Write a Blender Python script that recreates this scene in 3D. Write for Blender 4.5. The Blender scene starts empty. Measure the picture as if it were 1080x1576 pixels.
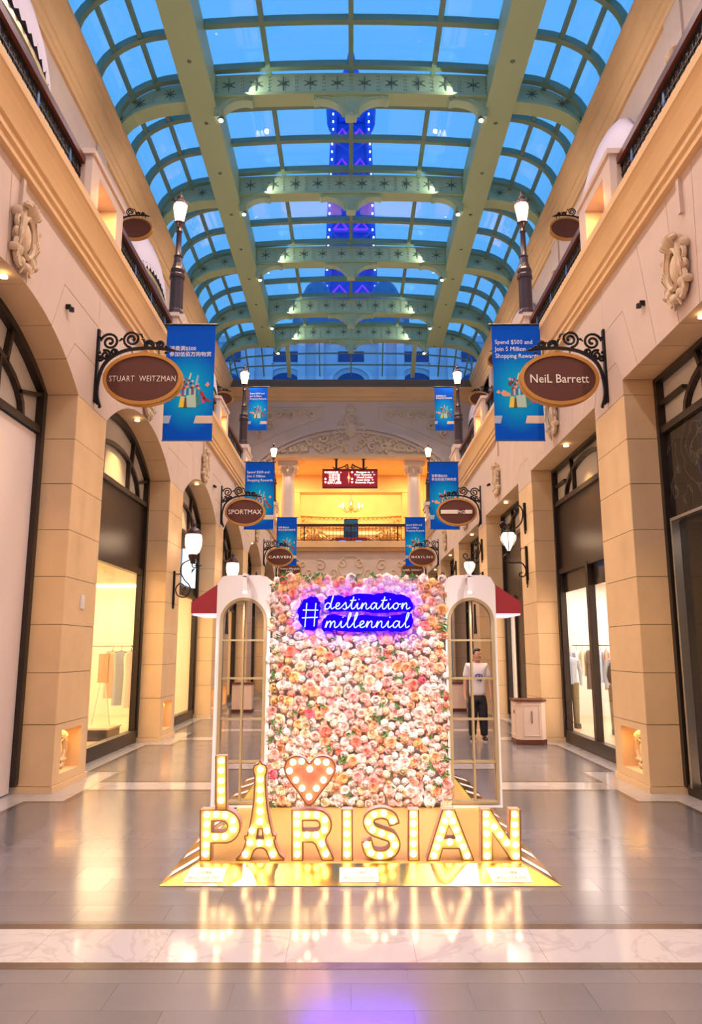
import bpy, math, random
from mathutils import Vector, Matrix
from math import sin, cos, pi, radians as R
random.seed(7)
SC = bpy.context.scene
COL = SC.collection

# ------------------------------------------------------------------ camera, sky, exposure
cam_data = bpy.data.cameras.new('camera')
cam_data.sensor_fit = 'VERTICAL'; cam_data.sensor_height = 24.0
cam_data.lens = 1150.0 / 1576.0 * 24.0
cam_data.clip_start = 0.05; cam_data.clip_end = 600
cam = bpy.data.objects.new('camera', cam_data); COL.objects.link(cam)
cam.location = (0, 0, 1.7); cam.rotation_euler = (R(90 + 10.444), 0, 0)
SC.camera = cam
SC.view_settings.view_transform = 'Standard'; SC.view_settings.look = 'None'
SC.view_settings.exposure = 0.13; SC.view_settings.gamma = 1.0
SC.view_settings.use_curve_mapping = False
SC.cycles.use_denoising = True
SC.cycles.max_bounces = 8; SC.cycles.diffuse_bounces = 4; SC.cycles.glossy_bounces = 4
SC.cycles.transparent_max_bounces = 12; SC.cycles.sample_clamp_indirect = 6.0
SC.cycles.caustics_reflective = False; SC.cycles.caustics_refractive = False

world = bpy.data.worlds.new('dusk_sky'); SC.world = world; world.use_nodes = True
wn = world.node_tree; wn.nodes.clear()
w_out = wn.nodes.new('ShaderNodeOutputWorld'); w_bg = wn.nodes.new('ShaderNodeBackground')
w_tc = wn.nodes.new('ShaderNodeTexCoord'); w_sep = wn.nodes.new('ShaderNodeSeparateXYZ')
w_r = wn.nodes.new('ShaderNodeValToRGB')
w_r.color_ramp.elements[0].position = 0.0; w_r.color_ramp.elements[0].color = (0.13, 0.47, 0.90, 1)
w_r.color_ramp.elements[1].position = 0.75; w_r.color_ramp.elements[1].color = (0.12, 0.45, 1.0, 1)
wn.links.new(w_tc.outputs['Generated'], w_sep.inputs[0]); wn.links.new(w_sep.outputs['Z'], w_r.inputs[0])
wn.links.new(w_r.outputs[0], w_bg.inputs[0]); w_bg.inputs[1].default_value = 1.0
wn.links.new(w_bg.outputs[0], w_out.inputs[0])

AMB = 0.42   # one knob for the roof downlights and the added wall fills
def lamp(kind, name, loc, energy, color, size=0.1, aim=None, spot=None, blend=0.6, size_y=None):
    d = bpy.data.lights.new(name, kind); d.energy = energy; d.color = color
    if kind == 'AREA':
        d.shape = 'RECTANGLE'; d.size = size; d.size_y = size_y or size
    else:
        d.shadow_soft_size = size
    if kind == 'SPOT':
        d.spot_size = R(spot or 80); d.spot_blend = blend
    o = bpy.data.objects.new(name, d); COL.objects.link(o); o.location = loc
    if aim is not None:
        o.rotation_euler = (Vector(aim) - Vector(loc)).to_track_quat('-Z', 'Y').to_euler()
    return o
WARM = (1.0, 0.68, 0.40); WARMER = (1.0, 0.50, 0.12); SOFT = (1.0, 0.76, 0.59); PINKW = (1.0, 0.80, 0.74)
# the roof's downlights (a pair under every rib) and added fill lamps that brighten the upper walls
for yy in (-10.0, -5.2, 0.0, 5.3, 10.6, 15.9, 21.2, 26.5, 31.8, 37.0):
    for sx in (-1, 1):
        lamp('SPOT', 'roof_downlight', (sx*3.9, yy+0.6, 18.45), 5200*AMB, SOFT, 0.12, (sx*2.6, yy, 0), 120, 0.9)
        lamp('SPOT', 'gallery_fill', (sx*3.3, yy+1.2, 18.4), 1200*AMB, SOFT, 0.12, (sx*7.2, yy+1.2, 12.0), 110, 0.9)
        # added lamps near the opposite cornice, only to brighten the arcade
        lamp('SPOT', 'arcade_fill', (-sx*3.2, yy+2.5, 7.1), 420*AMB, WARM, 0.08, (sx*3.6, yy+2.5, 3.6), 130, 0.9)

# ------------------------------------------------------------------ node materials
def mat(name, col, rough=0.6, metal=0.0, emit=None, estr=0.0, var=0.0, scale=3.0, bump=0.0, bscale=60.0, spec=None, objcol=False):
    m = bpy.data.materials.new(name); m.use_nodes = True
    nt = m.node_tree; b = nt.nodes['Principled BSDF']
    b.inputs['Base Color'].default_value = (*col, 1); b.inputs['Roughness'].default_value = rough
    b.inputs['Metallic'].default_value = metal
    if spec is not None: b.inputs['Specular IOR Level'].default_value = spec
    if emit: b.inputs['Emission Color'].default_value = (*emit, 1); b.inputs['Emission Strength'].default_value = estr
    tc = None
    if var or bump:
        tc = nt.nodes.new('ShaderNodeTexCoord')
    if var:
        n = nt.nodes.new('ShaderNodeTexNoise'); n.inputs['Scale'].default_value = scale; n.inputs['Detail'].default_value = 4
        nt.links.new(tc.outputs['Object'], n.inputs['Vector'])
        r = nt.nodes.new('ShaderNodeValToRGB')
        r.color_ramp.elements[0].position = 0.3; r.color_ramp.elements[1].position = 0.7
        r.color_ramp.elements[0].color = (*[c*(1-var) for c in col], 1); r.color_ramp.elements[1].color = (*[min(1, c*(1+var)) for c in col], 1)
        nt.links.new(n.outputs[0], r.inputs[0]); nt.links.new(r.outputs[0], b.inputs['Base Color'])
    if bump:
        n = nt.nodes.new('ShaderNodeTexNoise'); n.inputs['Scale'].default_value = bscale; n.inputs['Detail'].default_value = 3
        nt.links.new(tc.outputs['Object'], n.inputs['Vector'])
        bp = nt.nodes.new('ShaderNodeBump'); bp.inputs['Strength'].default_value = bump; bp.inputs['Distance'].default_value = 0.01
        nt.links.new(n.outputs[0], bp.inputs['Height']); nt.links.new(bp.outputs[0], b.inputs['Normal'])
    return m
def glass_mat(name, tint=(1, 1, 1), gloss=0.12, rough=0.02):
    m = bpy.data.materials.new(name); m.use_nodes = True; nt = m.node_tree; nt.nodes.clear()
    o = nt.nodes.new('ShaderNodeOutputMaterial'); mx = nt.nodes.new('ShaderNodeMixShader')
    t = nt.nodes.new('ShaderNodeBsdfTransparent'); g = nt.nodes.new('ShaderNodeBsdfGlossy'); lw = nt.nodes.new('ShaderNodeLayerWeight')
    lw.inputs[0].default_value = 0.5; pw3 = nt.nodes.new('ShaderNodeMath'); pw3.operation = 'POWER'; pw3.inputs[1].default_value = 3.0
    f = nt.nodes.new('ShaderNodeMath'); f.operation = 'MULTIPLY_ADD'; f.inputs[1].default_value = 0.30; f.inputs[2].default_value = 0.02
    nt.links.new(lw.outputs['Facing'], pw3.inputs[0]); nt.links.new(pw3.outputs[0], f.inputs[0])
    t.inputs[0].default_value = (*tint, 1); g.inputs['Roughness'].default_value = rough
    g.inputs[0].default_value = (0.9, 0.95, 1, 1)
    nt.links.new(f.outputs[0], mx.inputs[0]); nt.links.new(t.outputs[0], mx.inputs[1]); nt.links.new(g.outputs[0], mx.inputs[2])
    nt.links.new(mx.outputs[0], o.inputs[0]); return m
def marble_mat(name, col, vein, rough):
    m = mat(name, col, rough); nt = m.node_tree; b = nt.nodes['Principled BSDF']
    tc = nt.nodes.new('ShaderNodeTexCoord'); n = nt.nodes.new('ShaderNodeTexNoise')
    n.inputs['Scale'].default_value = 1.3; n.inputs['Detail'].default_value = 8; n.inputs['Distortion'].default_value = 2.2
    nt.links.new(tc.outputs['Object'], n.inputs['Vector'])
    r = nt.nodes.new('ShaderNodeValToRGB'); e = r.color_ramp.elements
    e[0].position = 0.47; e[0].color = (*col, 1); e[1].position = 0.53; e[1].color = (*col, 1)
    k = e.new(0.50); k.color = (*vein, 1)
    nt.links.new(n.outputs[0], r.inputs[0]); nt.links.new(r.outputs[0], b.inputs['Base Color']); return m
M = {}
M['stone'] = mat('honey_limestone', (0.74, 0.53, 0.31), 0.62, var=0.07, scale=1.7, bump=0.12, bscale=90)
M['plaster'] = mat('blush_limestone', (0.64, 0.51, 0.45), 0.65, var=0.05, scale=1.2, bump=0.08, bscale=70)
M['mould'] = mat('cornice_stone', (0.76, 0.50, 0.25), 0.6, var=0.05, scale=1.0, bump=0.05, bscale=40)
M['carve'] = mat('carved_stone', (0.68, 0.52, 0.36), 0.7, var=0.08, scale=9, bump=0.3, bscale=45)
M['joint'] = mat('dark_joint', (0.22, 0.15, 0.10), 0.9)
M['frame'] = mat('dark_bronze_frame', (0.035, 0.026, 0.022), 0.35, 0.4)
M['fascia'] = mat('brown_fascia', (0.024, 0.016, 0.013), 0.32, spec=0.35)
M['frost'] = mat('frosted_pane', (0.50, 0.46, 0.43), 0.5, var=0.06, scale=1.5)
M['iron'] = mat('black_wrought_iron', (0.018, 0.015, 0.016), 0.4, 0.6)
M['purple_iron'] = mat('aubergine_iron', (0.045, 0.022, 0.03), 0.35, 0.3)
M['signbrown'] = mat('sign_brown', (0.105, 0.028, 0.016), 0.45)
M['signgold'] = mat('sign_gold_rim', (0.55, 0.27, 0.06), 0.35, 0.35)
M['letter'] = mat('sign_letters', (0.85, 0.75, 0.66), 0.5)
M['handrail'] = mat('mahogany_rail', (0.10, 0.02, 0.012), 0.3)
M['bluepaint'] = mat('blue_enamel', (0.02, 0.10, 0.35), 0.4)
M['floorbase'] = mat('floor_bed', (0.16, 0.13, 0.12), 0.5)
M['tile'] = mat('grey_floor_tile', (0.150, 0.142, 0.158), 0.17, var=0.12, scale=0.8, bump=0.05, bscale=9, spec=0.6)
M['tile2'] = mat('grey_floor_tile_b', (0.140, 0.133, 0.148), 0.19, var=0.12, scale=1.0, bump=0.05, bscale=9, spec=0.6)
M['darkstrip'] = mat('dark_floor_strip', (0.09, 0.065, 0.055), 0.2, var=0.15, scale=4)
M['marble'] = marble_mat('white_marble', (0.40, 0.385, 0.41), (0.34, 0.32, 0.34), 0.07)
M['beam'] = mat('beam_cream_green', (0.36, 0.50, 0.30), 0.5)
M['rib'] = mat('rib_grey_green', (0.38, 0.56, 0.40), 0.45, var=0.08, scale=2)
M['rib_dark'] = mat('rib_ornament', (0.10, 0.15, 0.11), 0.5)
M['purlin'] = mat('purlin_green', (0.16, 0.27, 0.20), 0.45)
M['roofglass'] = glass_mat('roof_glass', (0.93, 0.97, 1.0))
M['shopglass'] = glass_mat('shop_glass', (0.97, 0.97, 0.97))
M['globe'] = mat('opal_globe', (1, 0.93, 0.85), 0.3, emit=(1.0, 0.72, 0.50), estr=3.2)
M['globe_hot'] = mat('lantern_glass', (1, 0.93, 0.8), 0.3, emit=(1.0, 0.66, 0.36), estr=7.0)
M['white'] = mat('white_lacquer', (0.82, 0.78, 0.77), 0.35)
M['gold'] = mat('gold_mirror_sheet', (0.82, 0.53, 0.18), 0.17, 1.0, bump=0.04, bscale=5)
M['goldpaint'] = mat('gold_paint', (0.44, 0.33, 0.18), 0.35, 0.3)
M['golddeck'] = mat('gold_deck_sheet', (0.88, 0.55, 0.16), 0.28, 0.6, bump=0.04, bscale=5)
M['mirror'] = mat('mirror', (0.93, 0.90, 0.88), 0.0, 1.0)
M['redcanvas'] = mat('crimson_canvas', (0.33, 0.02, 0.035), 0.7)
M['bulb'] = mat('warm_bulb', (1, 0.9, 0.7), 0.3, emit=(1.0, 0.72, 0.36), estr=6.5)
M['boxface'] = mat('letter_box_cream_gold', (0.72, 0.47, 0.18), 0.5)
M['boxside'] = mat('letter_box_side', (0.62, 0.38, 0.25), 0.4, 0.2)
M['boxedge'] = mat('letter_box_edge', (0.20, 0.09, 0.04), 0.5)
M['heartface'] = mat('heart_coral', (0.74, 0.19, 0.13), 0.5)
M['neon'] = mat('neon_tube', (0.4, 0.7, 1), 0.3, emit=(0.20, 0.52, 1.0), estr=1.8)
M['yellow'] = mat('hazard_yellow', (0.85, 0.70, 0.02), 0.5)
M['black'] = mat('black', (0.012, 0.012, 0.014), 0.5)
M['ledwhite'] = mat('led_white', (1, 1, 1), 0.3, emit=(1.0, 0.93, 1.0), estr=5)
M['lilac_canvas'] = mat('lilac_canvas', (0.44, 0.40, 0.52), 0.75)
M['shopwall'] = mat('shop_wall', (0.86, 0.76, 0.60), 0.7)
M['shopwall_w'] = mat('shop_wall_white', (0.85, 0.80, 0.76), 0.7)
M['shopfloor'] = mat('shop_floor', (0.66, 0.48, 0.30), 0.3)
M['rotunda'] = mat('golden_plaster', (0.74, 0.50, 0.24), 0.6, var=0.06, scale=1.4)
M['whitecol'] = mat('pale_column', (0.80, 0.72, 0.66), 0.5)

# ------------------------------------------------------------------ mesh builder
class MB:
    def __init__(s): s.v = []; s.f = []; s.m = []
    def add(s, vs, fs, mi=0):
        n = len(s.v); s.v += [tuple(p) for p in vs]
        for f in fs: s.f.append([i+n for i in f]); s.m.append(mi)
        return s
    def box(s, x0, x1, y0, y1, z0, z1, mi=0):
        if x0 > x1: x0, x1 = x1, x0
        if y0 > y1: y0, y1 = y1, y0
        vs = [(x0,y0,z0),(x1,y0,z0),(x1,y1,z0),(x0,y1,z0),(x0,y0,z1),(x1,y0,z1),(x1,y1,z1),(x0,y1,z1)]
        return s.add(vs, [(0,3,2,1),(4,5,6,7),(0,1,5,4),(1,2,6,5),(2,3,7,6),(3,0,4,7)], mi)
    def prism(s, pts, axis, a, b, mi=0, smooth=False):
        # pts: 2D polygon; axis 'X': pts are (y,z); 'Y': (x,z); 'Z': (x,y)
        def P(p, t):
            return (t, p[0], p[1]) if axis == 'X' else ((p[0], t, p[1]) if axis == 'Y' else (p[0], p[1], t))
        n = len(pts); vs = [P(p, a) for p in pts] + [P(p, b) for p in pts]
        fs = [tuple(range(n))[::-1], tuple(range(n, 2*n))] + [(i, (i+1) % n, n+(i+1) % n, n+i) for i in range(n)]
        return s.add(vs, fs, mi)
    def loft(s, rings, mi=0, closed=True, caps=True):
        n = len(rings[0]); vs = [p for r in rings for p in r]; fs = []
        for k in range(len(rings)-1):
            for i in range(n if closed else n-1):
                j = (i+1) % n; fs.append((k*n+i, k*n+j, (k+1)*n+j, (k+1)*n+i))
        if caps and closed:
            fs.append(tuple(range(n))[::-1]); fs.append(tuple(range((len(rings)-1)*n, len(rings)*n)))
        return s.add(vs, fs, mi)
    def lathe(s, prof, c=(0, 0, 0), n=12, mi=0, sx=1, sy=1, caps=True):
        rings = [[(c[0]+r*sx*cos(2*pi*i/n), c[1]+r*sy*sin(2*pi*i/n), c[2]+z) for i in range(n)] for r, z in prof]
        return s.loft(rings, mi, caps=caps)
    def tube(s, path, r, n=6, mi=0, closed=False, flat=1.0):
        P = [Vector(p) for p in path]; m = len(P); rings = []
        up = None
        for k in range(m):
            a = P[(k-1) % m] if (closed or k > 0) else P[k]; b = P[(k+1) % m] if (closed or k < m-1) else P[k]
            t = (b-a); t = t.normalized() if t.length > 1e-9 else Vector((0, 0, 1))
            if up is None:
                up = t.orthogonal().normalized()
            u = (up - t*up.dot(t)); u = u.normalized() if u.length > 1e-6 else t.orthogonal().normalized()
            up = u; w = t.cross(u); rr = r[k] if isinstance(r, (list, tuple)) else r
            rings.append([tuple(P[k] + (u*cos(2*pi*i/n) + w*sin(2*pi*i/n)*flat)*rr) for i in range(n)])
        if closed: rings.append(rings[0])
        return s.loft(rings, mi, caps=not closed)
    def ell(s, c, rx, ry, rz, nu=10, nv=6, mi=0):
        prof = [(max(1e-4, sin(pi*k/nv)), -cos(pi*k/nv)) for k in range(nv+1)]
        rings = [[(c[0]+rx*r*cos(2*pi*i/nu), c[1]+ry*r*sin(2*pi*i/nu), c[2]+rz*z) for i in range(nu)] for r, z in prof]
        return s.loft(rings, mi)
    def strip(s, path, w, axis, a, b, mi=0, closed=False):
        # path in 2D drawn with width w, extruded between a and b along axis
        n = len(path); L = []; Rr = []
        for k in range(n):
            p0 = path[(k-1) % n] if (closed or k > 0) else path[k]; p1 = path[(k+1) % n] if (closed or k < n-1) else path[k]
            dx, dy = p1[0]-p0[0], p1[1]-p0[1]; l = math.hypot(dx, dy) or 1
            nx, ny = -dy/l*w/2, dx/l*w/2
            L.append((path[k][0]+nx, path[k][1]+ny)); Rr.append((path[k][0]-nx, path[k][1]-ny))
        def P(p, t):
            return (t, p[0], p[1]) if axis == 'X' else ((p[0], t, p[1]) if axis == 'Y' else (p[0], p[1], t))
        rings = [[P(L[k], a), P(Rr[k], a), P(Rr[k], b), P(L[k], b)] for k in range(n)]
        if closed: rings.append(rings[0])
        return s.loft(rings, mi, caps=not closed)
    def merge(s, o, off=(0, 0, 0), mi=None):
        n = len(s.v); s.v += [(p[0]+off[0], p[1]+off[1], p[2]+off[2]) for p in o.v]
        s.f += [[i+n for i in f] for f in o.f]; s.m += (o.m if mi is None else [mi]*len(o.f)); return s
    def map(s, fn): s.v = [tuple(fn(Vector(p))) for p in s.v]; return s
    def mesh(s, name, mats, smooth=False):
        me = bpy.data.meshes.new(name); me.from_pydata(s.v, [], s.f)
        mats = mats if isinstance(mats, (list, tuple)) else [mats]
        for m in mats: me.materials.append(m)
        if any(s.m): me.polygons.foreach_set('material_index', s.m)
        import bmesh
        bm = bmesh.new(); bm.from_mesh(me); bmesh.ops.recalc_face_normals(bm, faces=bm.faces); bm.to_mesh(me); bm.free()
        if smooth:
            me.polygons.foreach_set('use_smooth', [True]*len(me.polygons))
            try: me.set_sharp_from_angle(angle=R(40))
            except Exception: pass
        me.update(); return me
    def build(s, name, mats, parent=None, smooth=False, local=False):
        # vertices are given in world space; they are shifted so that the object sits under its parent
        me = s.mesh(name, mats, smooth); o = bpy.data.objects.new(name, me); COL.objects.link(o)
        if parent is not None:
            o.parent = parent
            if not local:
                w = wpos(parent); me.transform(Matrix.Translation(-w))
        return o
def wpos(o):
    w = Vector(o.location); p = o.parent
    while p is not None: w += p.location; p = p.parent
    return w
def tag(o, label=None, cat=None, group=None, kind=None):
    if label: o['label'] = label
    if cat: o['category'] = cat
    if group: o['group'] = group
    if kind: o['kind'] = kind
    return o
def empty(name, loc, label=None, cat=None, group=None, kind=None):
    o = bpy.data.objects.new(name, None); COL.objects.link(o); o.location = loc; o.empty_display_size = 0.2
    return tag(o, label, cat, group, kind)
def child(name, me, parent, loc=(0, 0, 0)):
    o = bpy.data.objects.new(name, me); COL.objects.link(o); o.parent = parent
    o.location = Vector(loc) - (wpos(parent) if parent else Vector((0, 0, 0))); return o
def copy_tree(o, parent=None):
    c = o.copy(); COL.objects.link(c); c.parent = parent
    for ch in list(o.children): copy_tree(ch, c)
    return c
def arc(cx, cz, rx, rz, a0, a1, n):
    return [(cx+rx*cos(R(a0+(a1-a0)*k/n)), cz+rz*sin(R(a0+(a1-a0)*k/n))) for k in range(n+1)]
def spiral(cx, cz, r0, r1, a0, turns, n=26):
    return [(cx+(r0+(r1-r0)*k/n)*cos(R(a0)+turns*2*pi*k/n), cz+(r0+(r1-r0)*k/n)*sin(R(a0)+turns*2*pi*k/n)) for k in range(n+1)]
def smooth_path(pts, n=6, closed=False):
    out = []; m = len(pts)
    rng = range(m if closed else m-1)
    for i in rng:
        g = lambda j: pts[j % m] if closed else pts[min(max(j, 0), m-1)]
        p0, p1, p2, p3 = g(i-1), g(i), g(i+1), g(i+2)
        for k in range(n):
            t = k/n
            out.append(tuple(0.5*((2*p1[d]) + (-p0[d]+p2[d])*t + (2*p0[d]-5*p1[d]+4*p2[d]-p3[d])*t*t + (-p0[d]+3*p1[d]-3*p2[d]+p3[d])*t**3) for d in range(len(p1))))
    if not closed: out.append(tuple(pts[-1]))
    return out
def text_obj(name, body, width, height, loc, m, parent, face='-Y', depth=0.004, space=1.0, thick=0.0, align='CENTER', line=1.0, fit=True):
    cu = bpy.data.curves.new(name, 'FONT'); cu.body = body; cu.size = 1.0; cu.extrude = 0.01; cu.offset = thick
    cu.space_character = space; cu.align_x = align; cu.space_line = line; cu.resolution_u = 2
    t = bpy.data.objects.new(name+'_t', cu); COL.objects.link(t)
    dg = bpy.context.evaluated_depsgraph_get(); dg.update()
    me = bpy.data.meshes.new_from_object(t.evaluated_get(dg)); bpy.data.objects.remove(t); bpy.data.curves.remove(cu)
    xs = [v.co.x for v in me.vertices]; ys = [v.co.y for v in me.vertices]
    w = max(xs)-min(xs); h = max(ys)-min(ys); cx = (max(xs)+min(xs))/2; cy = (max(ys)+min(ys))/2
    sx = width/w; sy = height/h
    if not fit: sx = sy = min(sx, sy)
    if align == 'LEFT' and not fit: cx = min(xs) + width/2/sx
    for v in me.vertices:
        x, y, z = (v.co.x-cx)*sx, (v.co.y-cy)*sy, v.co.z/0.01*depth/2
        v.co = (x, -z, y)
    me.materials.clear(); me.materials.append(m)
    return child(name, me, parent, loc)
ORD = ['nearest', 'second', 'third', 'fourth', 'fifth', 'sixth', 'seventh', 'eighth', 'ninth', 'tenth', 'eleventh', 'twelfth']

# ------------------------------------------------------------------ the arcade
W0, W1 = 3.6, 4.15              # face of the arcade, and how deep its openings are cut
PIT, P0, PW = 5.13, 9.43, 1.16  # pier pitch, near corner of the first visible pier, pier width
CZ = [0.08, 0.80, 1.42, 2.01, 2.61, 3.21, 3.81, 4.41, 5.01]
KMIN, KMAX = -5, 5
def py0(k): return P0 + k*PIT
def side_walls(sx):
    nm = 'left' if sx < 0 else 'right'
    wall = empty('wall_'+nm, (sx*W0, 0, 0), kind='structure')
    X = lambda v: sx*v
    g = 0.004
    cm = {}
    def course_mesh(i):
        if i not in cm:
            m = MB(); z0, z1 = CZ[i], CZ[i+1]
            if i == 0:   # the foot of a pier: a lit niche is cut into its corridor side
                m.box(0, sx*0.55, 0, PW, z0+g, 0.19)
                m.box(0, sx*0.55, 0, PW, 0.71, z1-g); m.box(0, sx*0.55, 0, 0.22, 0.19, 0.71); m.box(0, sx*0.55, 0.90, PW, 0.19, 0.71)
                m.box(sx*0.2, sx*0.55, 0.22, 0.90, 0.19, 0.71)
            else:
                c = 0.008
                pts = [(sx*c, 0), (sx*0.55, 0), (sx*0.55, PW), (sx*c, PW), (0, PW-c), (0, c)]
                m.prism(pts, 'Z', z0+g, z1-g)
            cm[i] = m.mesh('stone_block', M['stone'])
        return cm[i]
    plinth = MB().box(-sx*0.02, sx*0.56, -0.02, PW+0.02, 0, 0.078).mesh('plinth', M['stone'])
    core = MB()
    crest = crest_mesh()
    for k in range(KMIN, KMAX+2):
        y = py0(k)
        for i in range(8):
            child('stone_block', course_mesh(i), wall, (X(W0), y, 0))
        child('plinth', plinth, wall, (X(W0), y, 0))
        core.box(X(W0+0.012), X(W1-0.01), y+0.01, y+PW-0.01, 0.8, 5.01)
        core.box(X(W0+0.205), X(W1-0.01), y+0.01, y+PW-0.01, 0.0, 0.8)
        if -1 <= k <= 4:
            o = child('niche_carving', crest, wall, (X(W0+0.17), y+PW/2, 0.44)); o.scale = (sx*0.55, 0.42, 0.46)
        if -3 <= k <= 4:
            lamp('AREA', 'niche_light', (X(W0+0.10), y+PW/2, 0.70), 3.5, WARMER, 0.12, (X(W0+0.11), y+PW/2, 0), size_y=0.5)
    # spandrels, one bay at a time, cut into jointed stones
    half = (PIT-PW)/2; hp = PIT/2; ZT = 6.80
    arched = sx < 0
    if arched:
        rise = 0.68; Rr = (half**2+rise**2)/(2*rise); zc = 5.01+rise-Rr
        intr = lambda u: (u*half, zc+math.sqrt(Rr**2-(u*half)**2))
        side = MB()
    else:
        intr = lambda u: (u*half, 5.22)
    stones = {}
    def stone_polys():
        out = []
        for s in (-1, 1):
            def pt(u): q = intr(u); return (s*q[0], q[1])
            if arched:
                j = [(1.0, 0.76, (1.80, 5.63)), (0.76, 0.50, (1.36, 6.22))]
            else:
                j = [(1.0, 0.90, None), (0.90, 0.72, (1.99-0.16, 6.12)), (0.72, 0.45, (1.99-0.76, ZT))]
            if arched:
                a1 = [pt(1-0.24*t/4) for t in range(5)]
                out.append([(s*hp, 5.01), (s*half, 5.01)] + a1[1:] + [(s*1.74, 5.63), (s*hp, 5.63)])
                a2 = [pt(0.76-0.26*t/4) for t in range(5)]
                out.append([(s*hp, 5.63), (s*1.74, 5.63)] + a2 + [(s*1.28, 6.22), (s*hp, 6.22)])
                a3 = [pt(0.50-0.38*t/5) for t in range(6)]
                out.append([(s*hp, 6.22), (s*1.28, 6.22)] + a3 + [(s*0.30, ZT), (s*hp, ZT)])
            else:
                out.append([(s*hp, 5.01), (s*half, 5.01), (s*half, 5.22), (s*(half+0.20), 5.54), (s*hp, 5.54)])
                out.append([(s*hp, 5.54), (s*(half+0.20), 5.54), (s*half, 5.22), (s*1.45, 5.22), (s*1.82, 6.12), (s*hp, 6.12)])
                out.append([(s*hp, 6.12), (s*1.82, 6.12), (s*1.45, 5.22), (s*0.86, 5.22), (s*1.24, ZT), (s*hp, ZT)])
                out.append([(s*1.24, ZT), (s*0.86, 5.22), (s*0.25, 5.22), (s*0.33, ZT)])
        if arched:
            out.append([(-0.30, ZT)] + [intr(-0.12+0.24*t/4) for t in range(5)] + [(0.30, ZT)])
        else:
            out.append([(-0.33, ZT), (-0.25, 5.22), (0.25, 5.22), (0.33, ZT)])
        return out
    def shrink(poly, d=0.005):
        cx = sum(p[0] for p in poly)/len(poly); n = len(poly); out = []
        area = sum(poly[i][0]*poly[(i+1) % n][1]-poly[(i+1) % n][0]*poly[i][1] for i in range(n))
        sg = 1 if area > 0 else -1
        for i in range(n):
            p0, p1, p2 = poly[i-1], poly[i], poly[(i+1) % n]
            def nrm(a, b):
                dx, dy = b[0]-a[0], b[1]-a[1]; l = math.hypot(dx, dy) or 1; return (-dy/l*sg, dx/l*sg)
            n1, n2 = nrm(p0, p1), nrm(p1, p2); bx, by = n1[0]+n2[0], n1[1]+n2[1]; l2 = (bx*bx+by*by) or 1
            kk = min(2*d/l2, 3*d); out.append((p1[0]+bx*kk, p1[1]+by*kk))
        return out
    meshes = []
    for p in stone_polys():
        q = MB().prism(shrink(p), 'X', 0, sx*0.55); q.m = [0, 0] + [1]*(len(q.m)-2); meshes.append(q.mesh('spandrel_stone', [M['plaster'], M['stone']]))
    # reveals and soffits take the honey stone: warm light put into their colour
    frieze = MB().box(0, sx*0.5, -hp+0.003, hp-0.003, 6.805, 7.0).mesh('frieze_stone', M['plaster'])
    for k in range(KMIN, KMAX+1):
        yc = py0(k)+PW/2+hp
        for me in meshes: child('voussoir', me, wall, (X(W0), yc, 0))
        child('frieze_stone', frieze, wall, (X(W0), yc, 0))
        core.box(X(W0+0.012), X(W0+0.5), yc-hp, yc-half-0.02, 5.0, 6.8)
        core.box(X(W0+0.012), X(W0+0.5), yc+half+0.02, yc+hp, 5.0, 6.8)
        core.box(X(W0+0.012), X(W0+0.5), yc-half-0.03, yc+half+0.03, 5.78 if arched else 5.24, 6.8)
        if k >= -1:
            o = child('crest', crest, wall, (X(W0-0.02), yc+0.02 if arched else yc+0.1, 6.12 if arched else 5.80)); o.scale = (sx*0.9, 0.62, 0.80)
            m = MB().box(X(W0), X(W0-0.045), yc-0.10, yc-0.04, 6.35, 6.75); m.build('panel_bead', M['plaster'], wall)
    for k in range(-3, 6):
        yc = py0(k)+PW/2+hp
        child('soffit_light', soffit_me, wall, (X(3.74), yc, 5.66 if arched else 5.20))
        lamp('SPOT', 'soffit_downlight', (X(3.72), yc, 5.60 if arched else 5.15), 250, (1.0, 0.58, 0.17), 0.06, (X(3.42), yc, 0), 92, 0.7)
    if True:
        m = MB(); ye = py0(KMAX+1)+PW; m.box(X(W0), X(W1), ye+0.004, Y1_END, 0, 7.0); m.build('end_pier', M['stone'], wall)
    core.build('wall_core', M['joint'], wall)
    return wall
Y1_END = 43.5
soffit_me = MB().lathe([(0.045, 0), (0.05, -0.02), (0.03, -0.025)], n=10).mesh('soffit_light', mat('soffit_lens', (1, 0.9, 0.7), 0.4, emit=(1, 0.75, 0.45), estr=4))

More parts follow.
